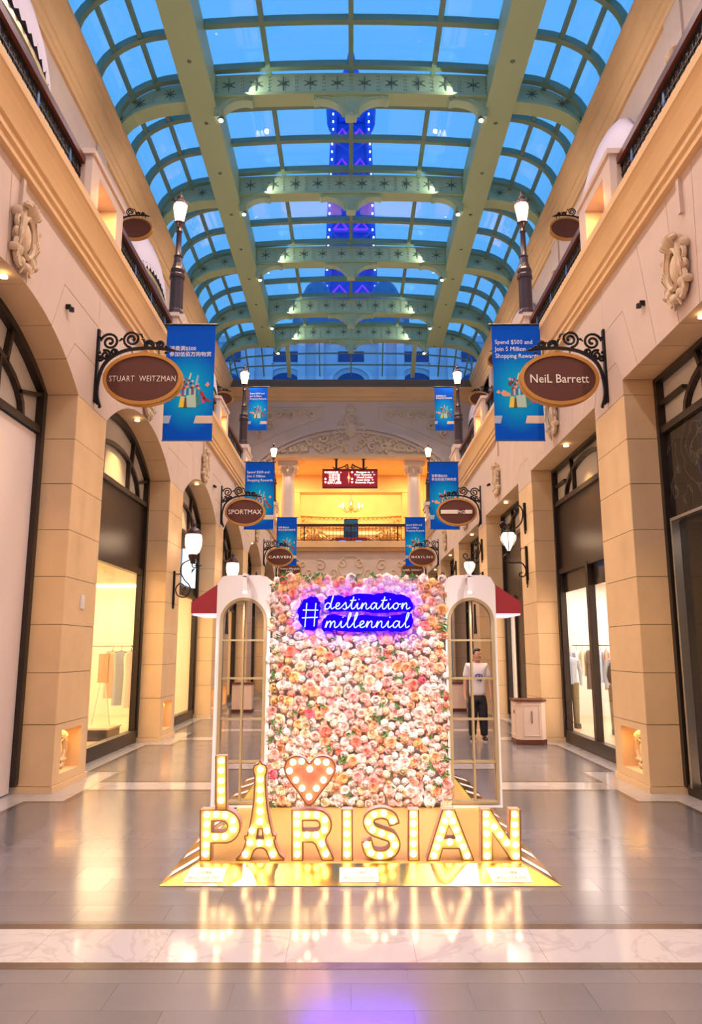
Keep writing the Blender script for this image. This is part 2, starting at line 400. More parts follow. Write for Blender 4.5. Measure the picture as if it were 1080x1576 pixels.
_crest = None
def crest_mesh():
    """a scrolled cartouche about 1 m tall and 1 m wide, in the YZ plane, rising towards -X of its origin"""
    global _crest
    if _crest: return _crest
    m = MB(); rnd = random.Random(3)
    m.tube([(-0.07, 0.21*cos(a), -0.02+0.28*sin(a)) for a in [2*pi*i/18 for i in range(18)]], 0.04, 5, closed=True)
    m.ell((-0.03, 0, -0.02), 0.07, 0.16, 0.22)
    for i in range(7):     # plume of leaves on top
        a = R(90 + (i-3)*17)
        pts = [(-0.05, 0.12*cos(a), 0.22+0.05*sin(a)), (-0.13, 0.26*cos(a), 0.26+0.16*sin(a)), (-0.07, 0.34*cos(a), 0.18+0.30*sin(a))]
        m.tube(smooth_path(pts, 4), [0.035]*4+[0.04]*4+[0.015], 5)
    for s in (-1, 1):
        for cy, cz, r, a0, t in ((0.34, 0.10, 0.10, 200, 1.3), (0.30, -0.25, 0.11, 120, -1.3), (0.20, -0.42, 0.09, 60, -1.2), (0.37, -0.06, 0.06, 90, 1.2)):
            m.tube([(-0.05, s*p[0], p[1]) for p in spiral(cy, cz, r, 0.02, a0, t, 14)], [0.032]*12+[0.02]*3, 5)
        for i in range(5):
            a = R(-40-i*22)
            m.ell((-0.04, s*(0.20+0.13*cos(a)), -0.25+0.18*sin(a)), 0.05, 0.05, 0.07, 6, 4)
    m.ell((-0.06, 0, -0.45), 0.06, 0.09, 0.07, 8, 5); m.ell((-0.07, 0, 0.47), 0.06, 0.07, 0.07, 8, 5)
    for s in (-1, 1):
        for (cy, cz, ry, rz) in ((0.27, 0.16, .08, .12), (0.30, -0.08, .07, .12), (0.24, -0.30, .08, .10), (0.16, 0.34, .08, .10), (0.13, -0.42, .07, .09), (0.40, 0.22, .05, .07), (0.40, -0.30, .05, .06)):
            m.ell((-0.035, s*cy, cz), 0.075, ry, rz, 8, 5)
        for q in range(4): m.tube([(-0.09, s*(0.20+0.03*q), 0.30-0.02*q), (-0.10, s*(0.27+0.035*q), 0.05-0.04*q), (-0.06, s*(0.22+0.02*q), -0.2-0.02*q)], [0.012, 0.022, 0.01], 4)
    for s in (-0.08, 0.08): m.tube([(-0.05, s, -0.46), (-0.05, s*1.6, -0.58)], [0.035, 0.01], 5)
    _crest = m.mesh('crest', M['carve'], True); return _crest
WL = side_walls(-1); WR = side_walls(1)

# cornice that carries the balconies, balcony floors, upper walls
Y0, Y1 = -16.5, 43.5
def run_profile(pts, sx, y0, y1, name, m, parent=None, kind='structure', smooth=False):
    o = MB().prism([(sx*p[0], p[1]) for p in pts], 'Y', y0, y1).build(name, m, parent, smooth)
    if kind and parent is None: o['kind'] = kind
    return o
for i, sx in enumerate((-1, 1)):
    run_profile([(3.62, 6.78), (3.53, 6.80), (3.53, 6.88), (3.50, 6.90), (3.50, 6.98), (3.47, 7.0), (3.455, 7.06), (3.43, 7.14), (3.40, 7.22), (3.365, 7.29), (3.35, 7.31), (3.35, 7.42), (4.2, 7.42), (4.2, 6.78)], sx, Y0, Y1, 'trim_%d' % (i+1), M['mould'])
    f = MB().box(sx*4.2, sx*7.85, Y0, Y1, 7.15, 7.42).build('floor_upper_' + ('left', 'right')[i], M['tile']); f['kind'] = 'structure'
    U_ = lambda p: (p[0]*1.0667, 1.7+(p[1]-1.7)*1.0667)
    w = empty('wall_upper_' + ('left', 'right')[i], (sx*7.57, 0, 7.42), kind='structure')
    for k in range(KMIN, KMAX+2):
        yc = py0(k)+PW/2+PIT/2
        if yc+PIT/2 > Y1+0.1: yc = Y1-PIT/2
        MB().box(sx*7.57, sx*7.9, yc-PIT/2+0.004, yc+PIT/2-0.004, 7.42, 16.6).build('wall_panel', M['plaster'], w)
        MB().box(sx*7.51, sx*7.57, yc-PIT/2-0.42, yc-PIT/2+0.42, 7.42, 16.6).build('pilaster', M['plaster'], w)
        if k >= 0:
            o = child('crest', crest_mesh(), w, (sx*7.49, yc-PIT/2-0.05, 14.9)); o.scale = (sx*0.9, 0.9, 1.0)
    run_profile([U_(q) for q in [(7.12, 15.55), (7.03, 15.58), (7.03, 15.72), (6.99, 15.78), (6.99, 15.98), (6.95, 16.02), (6.93, 16.12), (6.89, 16.28), (6.86, 16.34), (6.86, 16.52), (6.82, 16.56), (6.78, 16.72), (6.74, 16.80), (6.74, 16.92), (7.4, 16.98), (7.4, 15.55)]], sx, Y0, Y1, 'trim_%d' % (i+3), M['mould'])

# ------------------------------------------------------------------ shopfronts set into the bays
half = (PIT-PW)/2
def bay_window(n, sx, k):
    yc = py0(k)+PW/2+PIT/2; arched = sx < 0; w = empty('window_%d' % n, (sx*4.1, yc, 0), kind='structure')
    xa, xb = sx*4.06, sx*4.14
    if arched:
        rise = 0.68; Rr = (half**2+rise**2)/(2*rise); zc = 5.01+rise-Rr
        a = math.degrees(math.asin((half-0.04)/Rr))
        top = [(yc+p[0], zc+p[1]) for p in arc(0, 0, Rr-0.04, Rr-0.04, 90+a, 90-a, 16)]
    else:
        top = [(yc-half+0.04, 5.18), (yc+half-0.04, 5.18)]
    outline = [(yc-half+0.04, 0.1)] + top + [(yc+half-0.04, 0.1)]
    m = MB(); m.strip(outline, 0.10, 'X', sx*4.00, sx*4.14)
    m.strip([(yc-half, 4.50), (yc+half, 4.50)], 0.09, 'X', sx*4.02, sx*4.14)
    m.build('window_frame', M['frame'], w)
    # inner bowed glazing bar and its spokes
    m = MB(); bow = [(yc+p[0], 4.54+p[1]) for p in arc(0, 0, half*0.62, 0.52 if arched else 0.50, 180, 0, 14)]
    if arched:
        bow = [(yc+p[0], 4.55+p[1]) for p in arc(0, 0, half*0.70, 0.62, 180, 0, 14)]
    m.strip(bow, 0.07, 'X', sx*4.03, sx*4.12)
    ztop = (lambda u: zc+math.sqrt(Rr**2-u**2)) if arched else (lambda u: 5.18)
    for t in (-0.42, 0.42):
        q = bow[int(round((t+1)/2*14))]
        u = q[0]-yc; m.strip([(q[0], q[1]), (yc+u*1.12, ztop(u*1.12)-0.02)], 0.06, 'X', sx*4.03, sx*4.12)
    m.strip([(yc-half, 4.86 if not arched else 5.0), (yc-half*0.62, 4.86 if not arched else 4.80)], 0.05, 'X', sx*4.03, sx*4.12)
    m.strip([(yc+half, 4.86 if not arched else 5.0), (yc+half*0.62, 4.86 if not arched else 4.80)], 0.05, 'X', sx*4.03, sx*4.12)
    for t in (-0.36, 0.36): m.strip([(yc+half*t, 4.52), (yc+half*t, 4.52+(0.50 if not arched else 0.58)*0.9)], 0.05, 'X', sx*4.03, sx*4.12)
    m.build('glazing_bar', M['frame'], w)
    pane = [(yc-half, 4.52)] + ([(p[0], p[1]) for p in top] if arched else [(yc-half, 5.2), (yc+half, 5.2)]) + [(yc+half, 4.52)]
    MB().prism(pane, 'X', sx*4.10, sx*4.13).build('frosted_pane', M['frost'], w)
    y0, y1 = yc-half+0.09, yc+half-0.09
    def fascia(z0, z1, m=M['fascia'], name='fascia_panel'): MB().box(sx*4.07, sx*4.14, y0, y1, z0, z1).build(name, m, w)
    def sill(z1=0.20): MB().box(sx*4.01, sx*4.15, y0, y1, 0.0, z1).build('sill', M['frame'], w)
    def glass(ya, yb, z0, z1): MB().box(sx*4.095, sx*4.105, ya, yb, z0, z1).build('glass_pane', M['shopglass'], w)
    if (sx, k) == (-1, -1):
        # a big pale display wall fills this shopfront
        fascia(0.02, 4.44, mat('pale_display_wall', (0.74, 0.66, 0.68), 0.5), 'display_wall')
        m = MB(); m.strip([(yc+0.30, 0.02), (yc+0.30, 3.0), (yc-1.2, 3.0), (yc-1.2, 0.02)], 0.14, 'X', sx*4.00, sx*4.08)
        m.strip([(yc+0.16, 0.02), (yc+0.16, 2.85), (yc-1.06, 2.85), (yc-1.06, 0.02)], 0.05, 'X', sx*4.02, sx*4.08)
        m.build('portal_moulding', M['shopwall'], w)
    elif (sx, k) == (1, -1):
        fascia(3.35, 4.46, marble_mat('black_marble', (0.018, 0.015, 0.014), (0.07, 0.06, 0.05), 0.08))
        m = MB()
        m.strip([(y1-0.12, 0.1), (y1-0.12, 3.30), (y0+0.12, 3.30), (y0+0.12, 0.1)], 0.05, 'X', sx*4.0, sx*4.10); m.build('steel_trim', mat('brushed_steel', (0.6, 0.6, 0.6), 0.25, 0.9), w)
        sill(0.12); glass(y0+0.12, y1-0.12, 0.12, 3.3)
    elif (sx, k) == (-1, 0):
        fascia(3.20, 4.46); m = MB()
        m.strip([(y0, 0.22), (y0, 3.17), (y1, 3.17), (y1, 0.22)], 0.14, 'X', sx*4.03, sx*4.14); m.build('shopfront_frame', M['fascia'], w)
        sill(0.22); glass(y0, y1, 0.2, 3.2)
    elif (sx, k) == (1, 0):
        fascia(3.20, 4.46); m = MB()
        m.strip([(y0, 0.15), (y0, 3.18), (y1, 3.18), (y1, 0.15)], 0.12, 'X', sx*4.03, sx*4.14)
        m.strip([(12.75, 0.15), (12.75, 3.18)], 0.12, 'X', sx*4.02, sx*4.14); m.build('shopfront_frame', M['frame'], w)
        sill(0.22); glass(y0, 12.69, 0.2, 3.15); glass(12.81, y1, 0.2, 3.15)
        MB().box(sx*4.12, sx*4.13, y0, y1, 2.78, 3.15).build('bulkhead', M['fascia'], w)
    elif sx < 0:
        fascia(3.05, 4.46); sill(); glass(y0, y1, 0.2, 3.05)
        m = MB(); m.strip([(y0, 0.15), (y0, 3.02), (y1, 3.02), (y1, 0.15)], 0.10, 'X', sx*4.03, sx*4.14); m.build('shopfront_frame', M['frame'], w)
        if k == 1:
            MB().box(sx*4.0, sx*4.06, yc+0.2, yc+1.5, 3.25, 4.1).build('light_sign', mat('light_sign', (0.8, 0.9, 1), 0.4, emit=(0.6, 0.8, 1.0), estr=1.1), w)
    else:
        fascia(3.05, 4.46); sill(0.1); m = MB()
        m.strip([(y0, 0.1), (y0, 3.02), (y1, 3.02), (y1, 0.1)], 0.12, 'X', sx*4.03, sx*4.14)
        m.strip([(yc-0.45, 0.1), (yc-0.45, 3.02)], 0.14, 'X', sx*4.0, sx*4.14); m.strip([(yc+0.7, 0.1), (yc+0.7, 3.02)], 0.10, 'X', sx*4.0, sx*4.14)
        m.build('shopfront_frame', M['frame'], w); glass(y0, yc-0.5, 0.1, 3.0); glass(yc+0.75, y1, 0.1, 3.0)
        MB().box(sx*4.04, sx*4.08, yc-0.4, yc+0.66, 0.1, 3.0).build('door_panel', M['fascia'], w)
n = 0
for sx in (-1, 1):
    for k in range(KMIN, KMAX+1):
        n += 1; bay_window(n, sx, k)
# rooms behind the shopfronts
def shop(sx, k, wallm, floorm, light, col, depth=4.0, b=None):
    yc = py0(k)+PW/2+PIT/2; a, b = yc-PIT/2+0.02, b or yc+PIT/2-0.02; x0, x1 = sx*4.16, sx*(4.16+depth)
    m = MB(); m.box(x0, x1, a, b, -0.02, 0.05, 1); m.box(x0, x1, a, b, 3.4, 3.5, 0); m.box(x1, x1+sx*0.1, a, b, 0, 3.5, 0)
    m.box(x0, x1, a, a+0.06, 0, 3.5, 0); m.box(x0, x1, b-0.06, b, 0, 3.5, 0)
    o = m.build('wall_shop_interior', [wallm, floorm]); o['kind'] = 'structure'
    if light: lamp('AREA', 'shop_ceiling_light', (sx*(4.16+depth*0.5), yc, 3.36), light*0.6, col, depth*0.7, (sx*(4.16+depth*0.5), yc, 0), size_y=3.5)
    if light and b-a > 6: lamp('AREA', 'shop_ceiling_light', (sx*(4.16+depth*0.5), b-2.4, 3.36), light*0.6, col, depth*0.7, (sx*(4.16+depth*0.5), b-2.4, 0), size_y=3.5)
for sx in (-1, 1):
    for k in range(KMIN, KMAX+1):
        if (sx, k) in ((-1, -1), (-1, 1), (1, 1)): continue
        if (sx, k) == (-1, 0): shop(sx, k, M['shopwall'], M['shopfloor'], 420, (1.0, 0.74, 0.40), 4.0, 19.9)
        elif sx < 0: shop(sx, k, M['shopwall'], M['shopfloor'], 260 if k <= 3 else 120, (1.0, 0.72, 0.38))
        elif k == 0: shop(sx, k, M['shopwall_w'], M['shopfloor'], 420, (1.0, 0.84, 0.72), 4.6, 19.7)
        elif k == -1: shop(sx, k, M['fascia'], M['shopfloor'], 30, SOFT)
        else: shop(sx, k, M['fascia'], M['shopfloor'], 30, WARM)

# ------------------------------------------------------------------ floor
floor = empty('floor', (0, 0, 0), kind='structure')
MB().box(-4.16, 4.16, Y0, 52, -0.12, -0.004).build('floor_bed', M['floorbase'], floor)
TW, TD = 0.6, 0.3
tile_me = [MB().box(-TW/2+0.0008, TW/2-0.0008, -TD/2+0.0008, TD/2-0.0008, -0.02, 0).mesh('floor_tile', M[q]) for q in ('tile', 'tile2')]
rest = MB(); rnd = random.Random(5); nt_ = 0
rows = int((42 - Y0)/TD)
cells = []
for r in range(rows):
    y = 4.55 - TD/2 - 25*TD*0 + (r-70)*TD
    if y < Y0 or y > 41.5: continue
    off = 0.3*(r % 2)
    for c in range(-8, 8):
        x = c*TW + off
        if abs(x) > 4.1: continue
        cells.append((x, y, rnd.randint(0, 1)))
vis = [q for q in cells if q[1] > 3.3 and abs(q[0]) < q[1]*0.55]
vis.sort(key=lambda q: q[1]); near = set(vis[:298])
for q in cells:
    if q in near: child('floor_tile', tile_me[q[2]], floor, (q[0], q[1], 0))
    else: rest.box(q[0]-TW/2+0.0008, q[0]+TW/2-0.0008, q[1]-TD/2+0.0008, q[1]+TD/2-0.0008, -0.02, 0, q[2])
rest.build('floor_tiles', [M['tile'], M['tile2']], floor)['kind'] = 'stuff'
def slab(name, m, x0, x1, y0, y1, z=0.0015):
    return MB().box(x0, x1, y0, y1, -0.01, z).build(name, m, floor)
for k in range(-5, 7):
    yc = py0(k) + PW/2 - (0.12 if k == -1 else 0.05)
    for i in range(9):
        x0 = -3.28 + i*6.56/9; slab('marble_slab', M['marble'], x0+0.001, x0+6.56/9-0.001, yc-0.25, yc+0.25)
    slab('dark_strip', M['darkstrip'], -3.28, 3.28, yc-0.25-0.09, yc-0.252)
    slab('dark_strip', M['darkstrip'], -3.28, 3.28, yc+0.252, yc+0.25+0.09)
    for sx in (-1, 1):
        a, b = py0(k)-0.45, py0(k)+PW+0.45
        slab('marble_slab', M['marble'], sx*3.285, sx*3.598, a, b, 0.002)
        slab('marble_slab', M['marble'], sx*3.60, sx*3.73, a, py0(k)-0.002, 0.002); slab('marble_slab', M['marble'], sx*3.60, sx*3.73, py0(k)+PW+0.002, b, 0.002)
        slab('dark_strip', M['darkstrip'], sx*3.21, sx*3.283, a-0.07, b+0.07, 0.001)
        slab('dark_strip', M['darkstrip'], sx*3.284, sx*3.66, a-0.07, a-0.002, 0.001); slab('dark_strip', M['darkstrip'], sx*3.284, sx*3.66, b+0.002, b+0.07, 0.001)
        slab('marble_slab', M['marble'], sx*3.735, sx*4.10, py0(k)+PW, py0(k)+PIT, 0.0022)
        slab('dark_strip', M['darkstrip'], sx*3.66, sx*3.733, py0(k)+PW+0.5, py0(k)+PIT-0.5, 0.001)

# ------------------------------------------------------------------ the glass vault
ceiling = empty('ceiling', (0, 0, 17.8), kind='structure')
RYE = 38.95
pc = lambda k: py0(k)+PW/2
CX0, CX1 = 4.10, 4.86
def qv(t, dx=0.0, dz=0.0):      # glazing line of the side vaults
    return (CX1+(2.12+dx)*cos(R(t)), 17.05+(1.50+dz)*sin(R(t)))
def cz(x): return 19.02-0.17*(x/4.1)**2
RY0 = pc(-1)
for sx in (-1, 1):
    m = MB(); m.box(sx*CX0, sx*CX1, RY0, RYE, 17.8, 18.9); m.box(sx*(CX0-0.05), sx*(CX1+0.05), RY0, RYE, 17.74, 17.82)
    m.build('beam', M['beam'], ceiling)
    fix = MB().lathe([(0.07, 0), (0.05, -0.02)], n=8).mesh('beam_fitting', M['rib_dark'])
    for k in range(0, 7):
        for q in (0.3, 0.8): child('beam_fitting', fix, ceiling, (sx*(CX0+CX1)/2, pc(k)+q*PIT-1, 17.74))
BX = [2.49, 0.0, -2.49]
for x in BX: MB().box(x-0.07, x+0.07, RY0, RYE, cz(x)-0.10, cz(x)+0.06).build('glazing_bar', M['purlin'], ceiling)
for sx in (-1, 1):
    for t in (38, 63):
        q = qv(t); MB().box(sx*(q[0]-0.06), sx*(q[0]+0.06), RY0, RYE, q[1]-0.08, q[1]+0.05).build('glazing_bar', M['purlin'], ceiling)
    q = qv(0); MB().box(sx*(q[0]-0.13), sx*(q[0]+0.1), RY0, RYE, 16.93, q[1]+0.12).build('gutter_bar', M['purlin'], ceiling)
pm = MB(); path = [(x, cz(x)) for x in [4.1-8.2*i/8 for i in range(9)]]; pm.strip(path, 0.20, 'Y', -0.09, 0.09); centre_purlin = pm.mesh('purlin', M['purlin'])
side_purlin = {}; side_flange = {}
for sx in (-1, 1):
    pm = MB(); pm.strip([(sx*qv(t)[0], qv(t)[1]) for t in range(0, 91, 9)], 0.20, 'Y', -0.09, 0.09); side_purlin[sx] = pm.mesh('purlin', M['purlin'])
xs = [-4.1, -2.49, 0, 2.49, 4.1]
pane_me = {}
def pane(key, pts0, pts1):      # a slightly raised sheet between two lines running along Y
    if key not in pane_me:
        m = MB()
        n = len(pts0); L = 1.71
        rings = [[(p[0], 0.06, p[1]) for p in pts0] + [(p[0], 0.06, p[1]+0.02) for p in reversed(pts0)], [(p[0], L-0.06, p[1]) for p in pts0] + [(p[0], L-0.06, p[1]+0.02) for p in reversed(pts0)]]
        m.loft(rings); pane_me[key] = m.mesh('glass_pane', M['roofglass'])
    return pane_me[key]
for k in range(0, 7):
    for j in range(3):
        y = pc(k)-0.4-1.71*(3-j)
        if y+1.71 > RYE: continue
        for i in range(4):
            xx = [xs[i]+(xs[i+1]-xs[i])*q/3 for q in range(4)]
            child('glass_pane', pane(('c', i), [(x, cz(x)) for x in xx], None), ceiling, (0, y, 0))
        for sx in (-1, 1):
            for i, (t0, t1) in enumerate(((0, 38), (38, 63), (63, 90))):
                tt = [t0+(t1-t0)*q/4 for q in range(5)]
                child('glass_pane', pane((sx, i), [(sx*qv(t)[0], qv(t)[1]) for t in tt], None), ceiling, (0, y, 0))
for k in range(0, 7):
    for j in range(3):
        y = pc(k)-0.4-1.71*j
        if y > RYE: continue
        child('purlin', centre_purlin, ceiling, (0, y, 0))
        for sx in (-1, 1): child('purlin', side_purlin[sx], ceiling, (0, y, 0))
RP = lambda x, y, z: (x*1.067, y*1.029+0.54, 18.87+(z-17.8)*1.067)
# ribs: a riveted plate girder over the middle, curved plates over the sides
RT = 0.16
def rib_panel_mesh(w, h, key):
    m = MB(); m.box(-w/2+0.012, w/2-0.012, -RT-0.012, -RT+0.02, 0.01, h-0.01)
    c = h/2
    for a in range(4):
        t = R(a*90); m.tube([(0, -RT-0.02, c), (0.12*cos(t)*w, -RT-0.02, c+0.5*h*0.75*sin(t))], [0.028, 0.012], 4, 1)
        t = R(45+a*90); m.tube([(0.02*cos(t), -RT-0.02, c+0.02*sin(t)), (0.33*w*cos(t), -RT-0.02, c+0.20*h*sin(t))], [0.02, 0.01], 4, 1)
    m.ell((0, -RT-0.02, c), 0.06, 0.02, 0.06, 8, 4, 1)
    for s in (-1, 1):
        for i in range(5): m.box(s*(w/2-0.035)-0.01, s*(w/2-0.035)+0.01, -RT-0.03, -RT, 0.08+i*(h-0.16)/4-0.01, 0.08+i*(h-0.16)/4+0.01, 1)
    return m.mesh('rib_panel', [M['rib'], M['rib_dark']])
npan = 10; pw = 8.2/npan; rp = rib_panel_mesh(pw, 0.62, 'c')
def zb(x): return 18.22-0.10*(x/4.1)**2          # underside of the middle girder's web
web = MB()
rings = []
for i in range(11):
    x = -4.1+0.82*i; rings.append([(x, -RT, zb(x)), (x, RT, zb(x)), (x, RT, zb(x)+0.72), (x, -RT, zb(x)+0.72)])
web.loft(rings); web_me = web.mesh('rib_web', M['rib'])
fl = MB(); fl.strip([(-4.1+0.82*i, zb(-4.1+0.82*i)-0.03) for i in range(11)], 0.10, 'Y', -0.27, 0.27); flange_me = fl.mesh('rib_flange', M['beam'])
sweb, sfl, spanel = {}, {}, {}
for sx in (-1, 1):
    m = MB(); rg = []; lo = lambda t: (CX1+2.06*cos(R(t)), 16.90+1.02*sin(R(t)))
    for t in range(0, 91, 9):
        a, b = lo(t), qv(t); b = (min(b[0], 7.02), b[1]+0.02); rg.append([(sx*a[0], -RT, a[1]), (sx*a[0], RT, a[1]), (sx*b[0], RT, b[1]), (sx*b[0], -RT, b[1])])
    m.loft(rg); sweb[sx] = m.mesh('rib_web', M['rib'])
    m = MB(); m.strip([(sx*lo(t)[0], lo(t)[1]-0.02) for t in range(0, 91, 9)], 0.10, 'Y', -0.27, 0.27); sfl[sx] = m.mesh('rib_flange', M['beam'])
    for q, (t0, t1) in enumerate(((2, 30), (31, 58), (59, 88))):
        m = MB(); rg = []
        for t in (t0, (t0+t1)/2, t1):
            a, b = lo(t), qv(t); a = (a[0]*0.9+b[0]*0.1, a[1]*0.86+b[1]*0.14); b2 = (min(b[0], 7.0), b[1]); b = (a[0]*0.14+b2[0]*0.86, a[1]*0.14+b2[1]*0.86)
            rg.append([(sx*a[0], -RT-0.015, a[1]), (sx*a[0], -RT, a[1]), (sx*b[0], -RT, b[1]), (sx*b[0], -RT-0.015, b[1])])
        m.loft(rg); tm = (t0+t1)/2; c = ((lo(tm)[0]+qv(tm)[0])/2*sx, (lo(tm)[1]+qv(tm)[1])/2)
        for a in range(8): m.tube([(c[0], -RT-0.02, c[1]), (c[0]+0.19*cos(R(a*45)), -RT-0.02, c[1]+0.19*sin(R(a*45)))], [0.022, 0.008], 4, 1)
        spanel[(sx, q)] = m.mesh('rib_panel', [M['rib'], M['rib_dark']])
def bracket_mesh(s):           # curved console between beam and girder
    m = MB(); p = [(0, -0.72), (s*0.16, -0.72), (s*0.20, -0.52)] + [(s*x, z) for x, z in arc(0.95, -0.66, 0.72, 0.50, 165, 92, 8)] + [(s*1.12, -0.20), (s*1.16, -0.05), (s*1.12, 0.02), (0, 0.02)]
    m.prism(p, 'Y', -0.17, 0.17)
    m.tube([(a, -0.19, b) for a, b in [(s*x, z) for x, z in spiral(1.02, -0.10, 0.10, 0.02, 0, 1.2, 12)]], 0.025, 5)
    m.tube([(a, -0.19, b) for a, b in [(s*0.10, -0.66), (s*0.14, -0.40), (s*0.45, -0.16), (s*0.9, -0.08)]], 0.02, 5)
    return m.mesh('bracket', M['rib'])
brk = {s: bracket_mesh(s) for s in (-1, 1)}
for k in range(0, 7):
    y = pc(k) if k < 6 else RYE; rib = empty('rib', (0, y, 18.2)); rib.parent = ceiling; rib.location = Vector((0, y, 18.2)) - wpos(ceiling)
    child('rib_web', web_me, rib, (0, y, 0)); child('rib_flange', flange_me, rib, (0, y, 0))
    for i in range(npan):
        x = -4.1+pw*(i+0.5); child('rib_panel', rp, rib, (x, y, zb(x)+0.05))
    for sx in (-1, 1):
        child('rib_web', sweb[sx], rib, (0, y, 0)); child('rib_flange', sfl[sx], rib, (0, y, 0))
        for q in range(3): child('rib_panel', spanel[(sx, q)], rib, (0, y, 0))
        child('bracket', brk[-sx], rib, (sx*CX0, y, 18.16))
        child('bracket', brk[sx], rib, (0, y, 18.2))
    m = MB(); m.lathe([(0.16, -0.72), (0.2, -0.6), (0.14, -0.4), (0.14, 0)], (0, y, 18.2), 10); m.build('pendant_boss', M['rib'], rib)
    for sx in (-1, 1):
        t = empty('roof_spotlight', RP(sx*3.92, y-0.05, 17.46), 'small round spotlight under the %s roof rib, %s end' % (ORD[k], 'left' if sx < 0 else 'right'), 'spotlight', 'spotlights under the roof ribs')
        MB().lathe([(0.09, 0.04), (0.10, -0.02), (0.08, -0.06)], tuple(t.location), 10).build('housing', M['rib_dark'], t)
        MB().ell((t.location.x, t.location.y, t.location.z-0.07), 0.075, 0.075, 0.05, 10, 6).build('lens', mat('spot_lens', (1, 0.9, 0.7), 0.3, emit=(1, 0.85, 0.62), estr=14) if (k == 0 and sx < 0) else bpy.data.materials['spot_lens'], t)
        lamp('SPOT', 'rib_uplight', RP(sx*3.45, y-0.50, 18.10), 90, (1.0, 0.92, 0.70), 0.02, RP(sx*1.9, y-0.1, 18.70), 52, 0.3)

ceiling.location = (0, 0.54, 18.87); ceiling.scale = (1.067, 1.029, 1.067)

# the glazed hip between the last rib and the end wall
clere = empty('window_30', (0, 42, 18.2), kind='structure')
top_ = [(-7.0, 18.15)] + [(-(5.18+2.2*cos(R(t))), 17.91+1.09*sin(R(t))) for t in (40, 65)] + [(-5.18, 19.0), (-3.7, 19.2), (-1.85, 19.24), (0, 19.26), (1.85, 19.24), (3.7, 19.2), (5.18, 19.0)] + [((5.18+2.2*cos(R(t))), 17.91+1.09*sin(R(t))) for t in (65, 40)] + [(7.0, 18.15)]
bot_ = [(x, 18.12) for x in (-7.3, -6.9, -6.2, -5.3, -3.75, -1.9, 0, 1.9, 3.75, 5.3, 6.2, 6.9, 7.3)]
HY0, HY1 = 40.75, 43.35
hp3 = lambda i, u: (top_[i][0]+(bot_[i][0]-top_[i][0])*u, HY0+(HY1-HY0)*u, top_[i][1]+(bot_[i][1]-top_[i][1])*u)
for i in range(13):
    big = i in (4, 8)
    MB().tube([hp3(i, 0), hp3(i, 1)], 0.17 if big else 0.05, 4).build('hip_post' if big else 'mullion', M['beam'] if big else M['purlin'], clere)
for u in (0.33, 0.66):
    MB().tube([hp3(i, u) for i in range(13)], 0.05, 4).build('transom', M['purlin'], clere)
for i in range(12):
    a_, b_, c_, d_ = hp3(i, 0), hp3(i+1, 0), hp3(i+1, 1), hp3(i, 1)
    MB().add([a_, b_, c_, d_] + [(q[0], q[1], q[2]+0.02) for q in (a_, b_, c_, d_)], [(3, 2, 1, 0), (4, 5, 6, 7), (0, 1, 5, 4), (1, 2, 6, 5), (2, 3, 7, 6), (3, 0, 4, 7)]).build('glass_pane', M['roofglass'], clere)

before_end = set(COL.objects)
# ------------------------------------------------------------------ end wall with its great opening
ew = empty('wall_end', (0, 41.3, 0), kind='structure')
EY = 41.3
def ebox(x0, x1, z0, z1, name='wall_panel', m=None, y0=EY, y1=EY+0.6): return MB().box(x0, x1, y0, y1, z0, z1).build(name, m or M['plaster'], ew)
ebox(-7.4, 7.4, 12.44, 15.86); ebox(-7.4, -4.6, 7.42, 12.44); ebox(4.6, 7.4, 7.42, 12.44)
ebox(-4.2, 4.2, 5.2, 7.3)
ebox(-4.2, -1.6, 0, 5.2); ebox(1.6, 4.2, 0, 5.2)
MB().prism([(-7.4, 15.86), (-7.4, 17.0), (7.4, 17.0), (7.4, 15.86)], 'Y', EY, EY+0.5).build('wall_panel', M['mould'], ew)
m = MB()
m.prism([(EY+0.02, 15.80), (EY-0.10, 15.84), (EY-0.10, 16.0), (EY-0.2, 16.06), (EY-0.24, 16.3), (EY-0.40, 16.42), (EY-0.40, 16.56), (EY+0.02, 16.6)], 'X', -7.05, 7.05); m.build('cornice', M['mould'], ew)
ebox(-7.05, 7.05, 16.6, 17.05, 'gutter_band', mat('gutter_brown', (0.16, 0.12, 0.09), 0.6), EY-0.25, EY)
ebox(-4.25, 4.25, 7.28, 7.62, 'balcony_edge', M['mould'], EY-0.35, EY+0.4); ebox(-4.2, 4.2, 7.1, 7.28, 'balcony_edge', M['mould'], EY-0.18, EY)
ebox(-4.8, 4.8, 12.44, 12.62, 'lintel_band', M['mould'], EY-0.08, EY)
# raised panel frames, the blind arch and its carving
m = MB(); m.strip(arc(0, 8.2, 7.2, 6.05, 138, 42, 30), 0.22, 'Y', EY-0.12, EY); m.strip(arc(0, 8.2, 6.9, 5.75, 136, 44, 30), 0.10, 'Y', EY-0.16, EY); m.build('blind_arch', M['plaster'], ew)
for sx in (-1, 1):
    m = MB(); m.strip([(sx*1.6, 15.5), (sx*6.0, 15.5), (sx*6.0, 12.9), (sx*5.6, 12.9)], 0.07, 'Y', EY-0.05, EY); m.strip([(sx*1.6, 15.5), (sx*1.6, 14.7)], 0.07, 'Y', EY-0.05, EY)
    m.strip([(sx*1.85, 15.3), (sx*5.75, 15.3), (sx*5.75, 13.1)], 0.04, 'Y', EY-0.04, EY); m.strip([(sx*1.85, 15.3), (sx*1.85, 14.75), (sx*3.6, 14.1), (sx*5.75, 13.1)], 0.04, 'Y', EY-0.04, EY)
    m.build('panel_bead', M['plaster'], ew)
rnd = random.Random(11); m = MB()
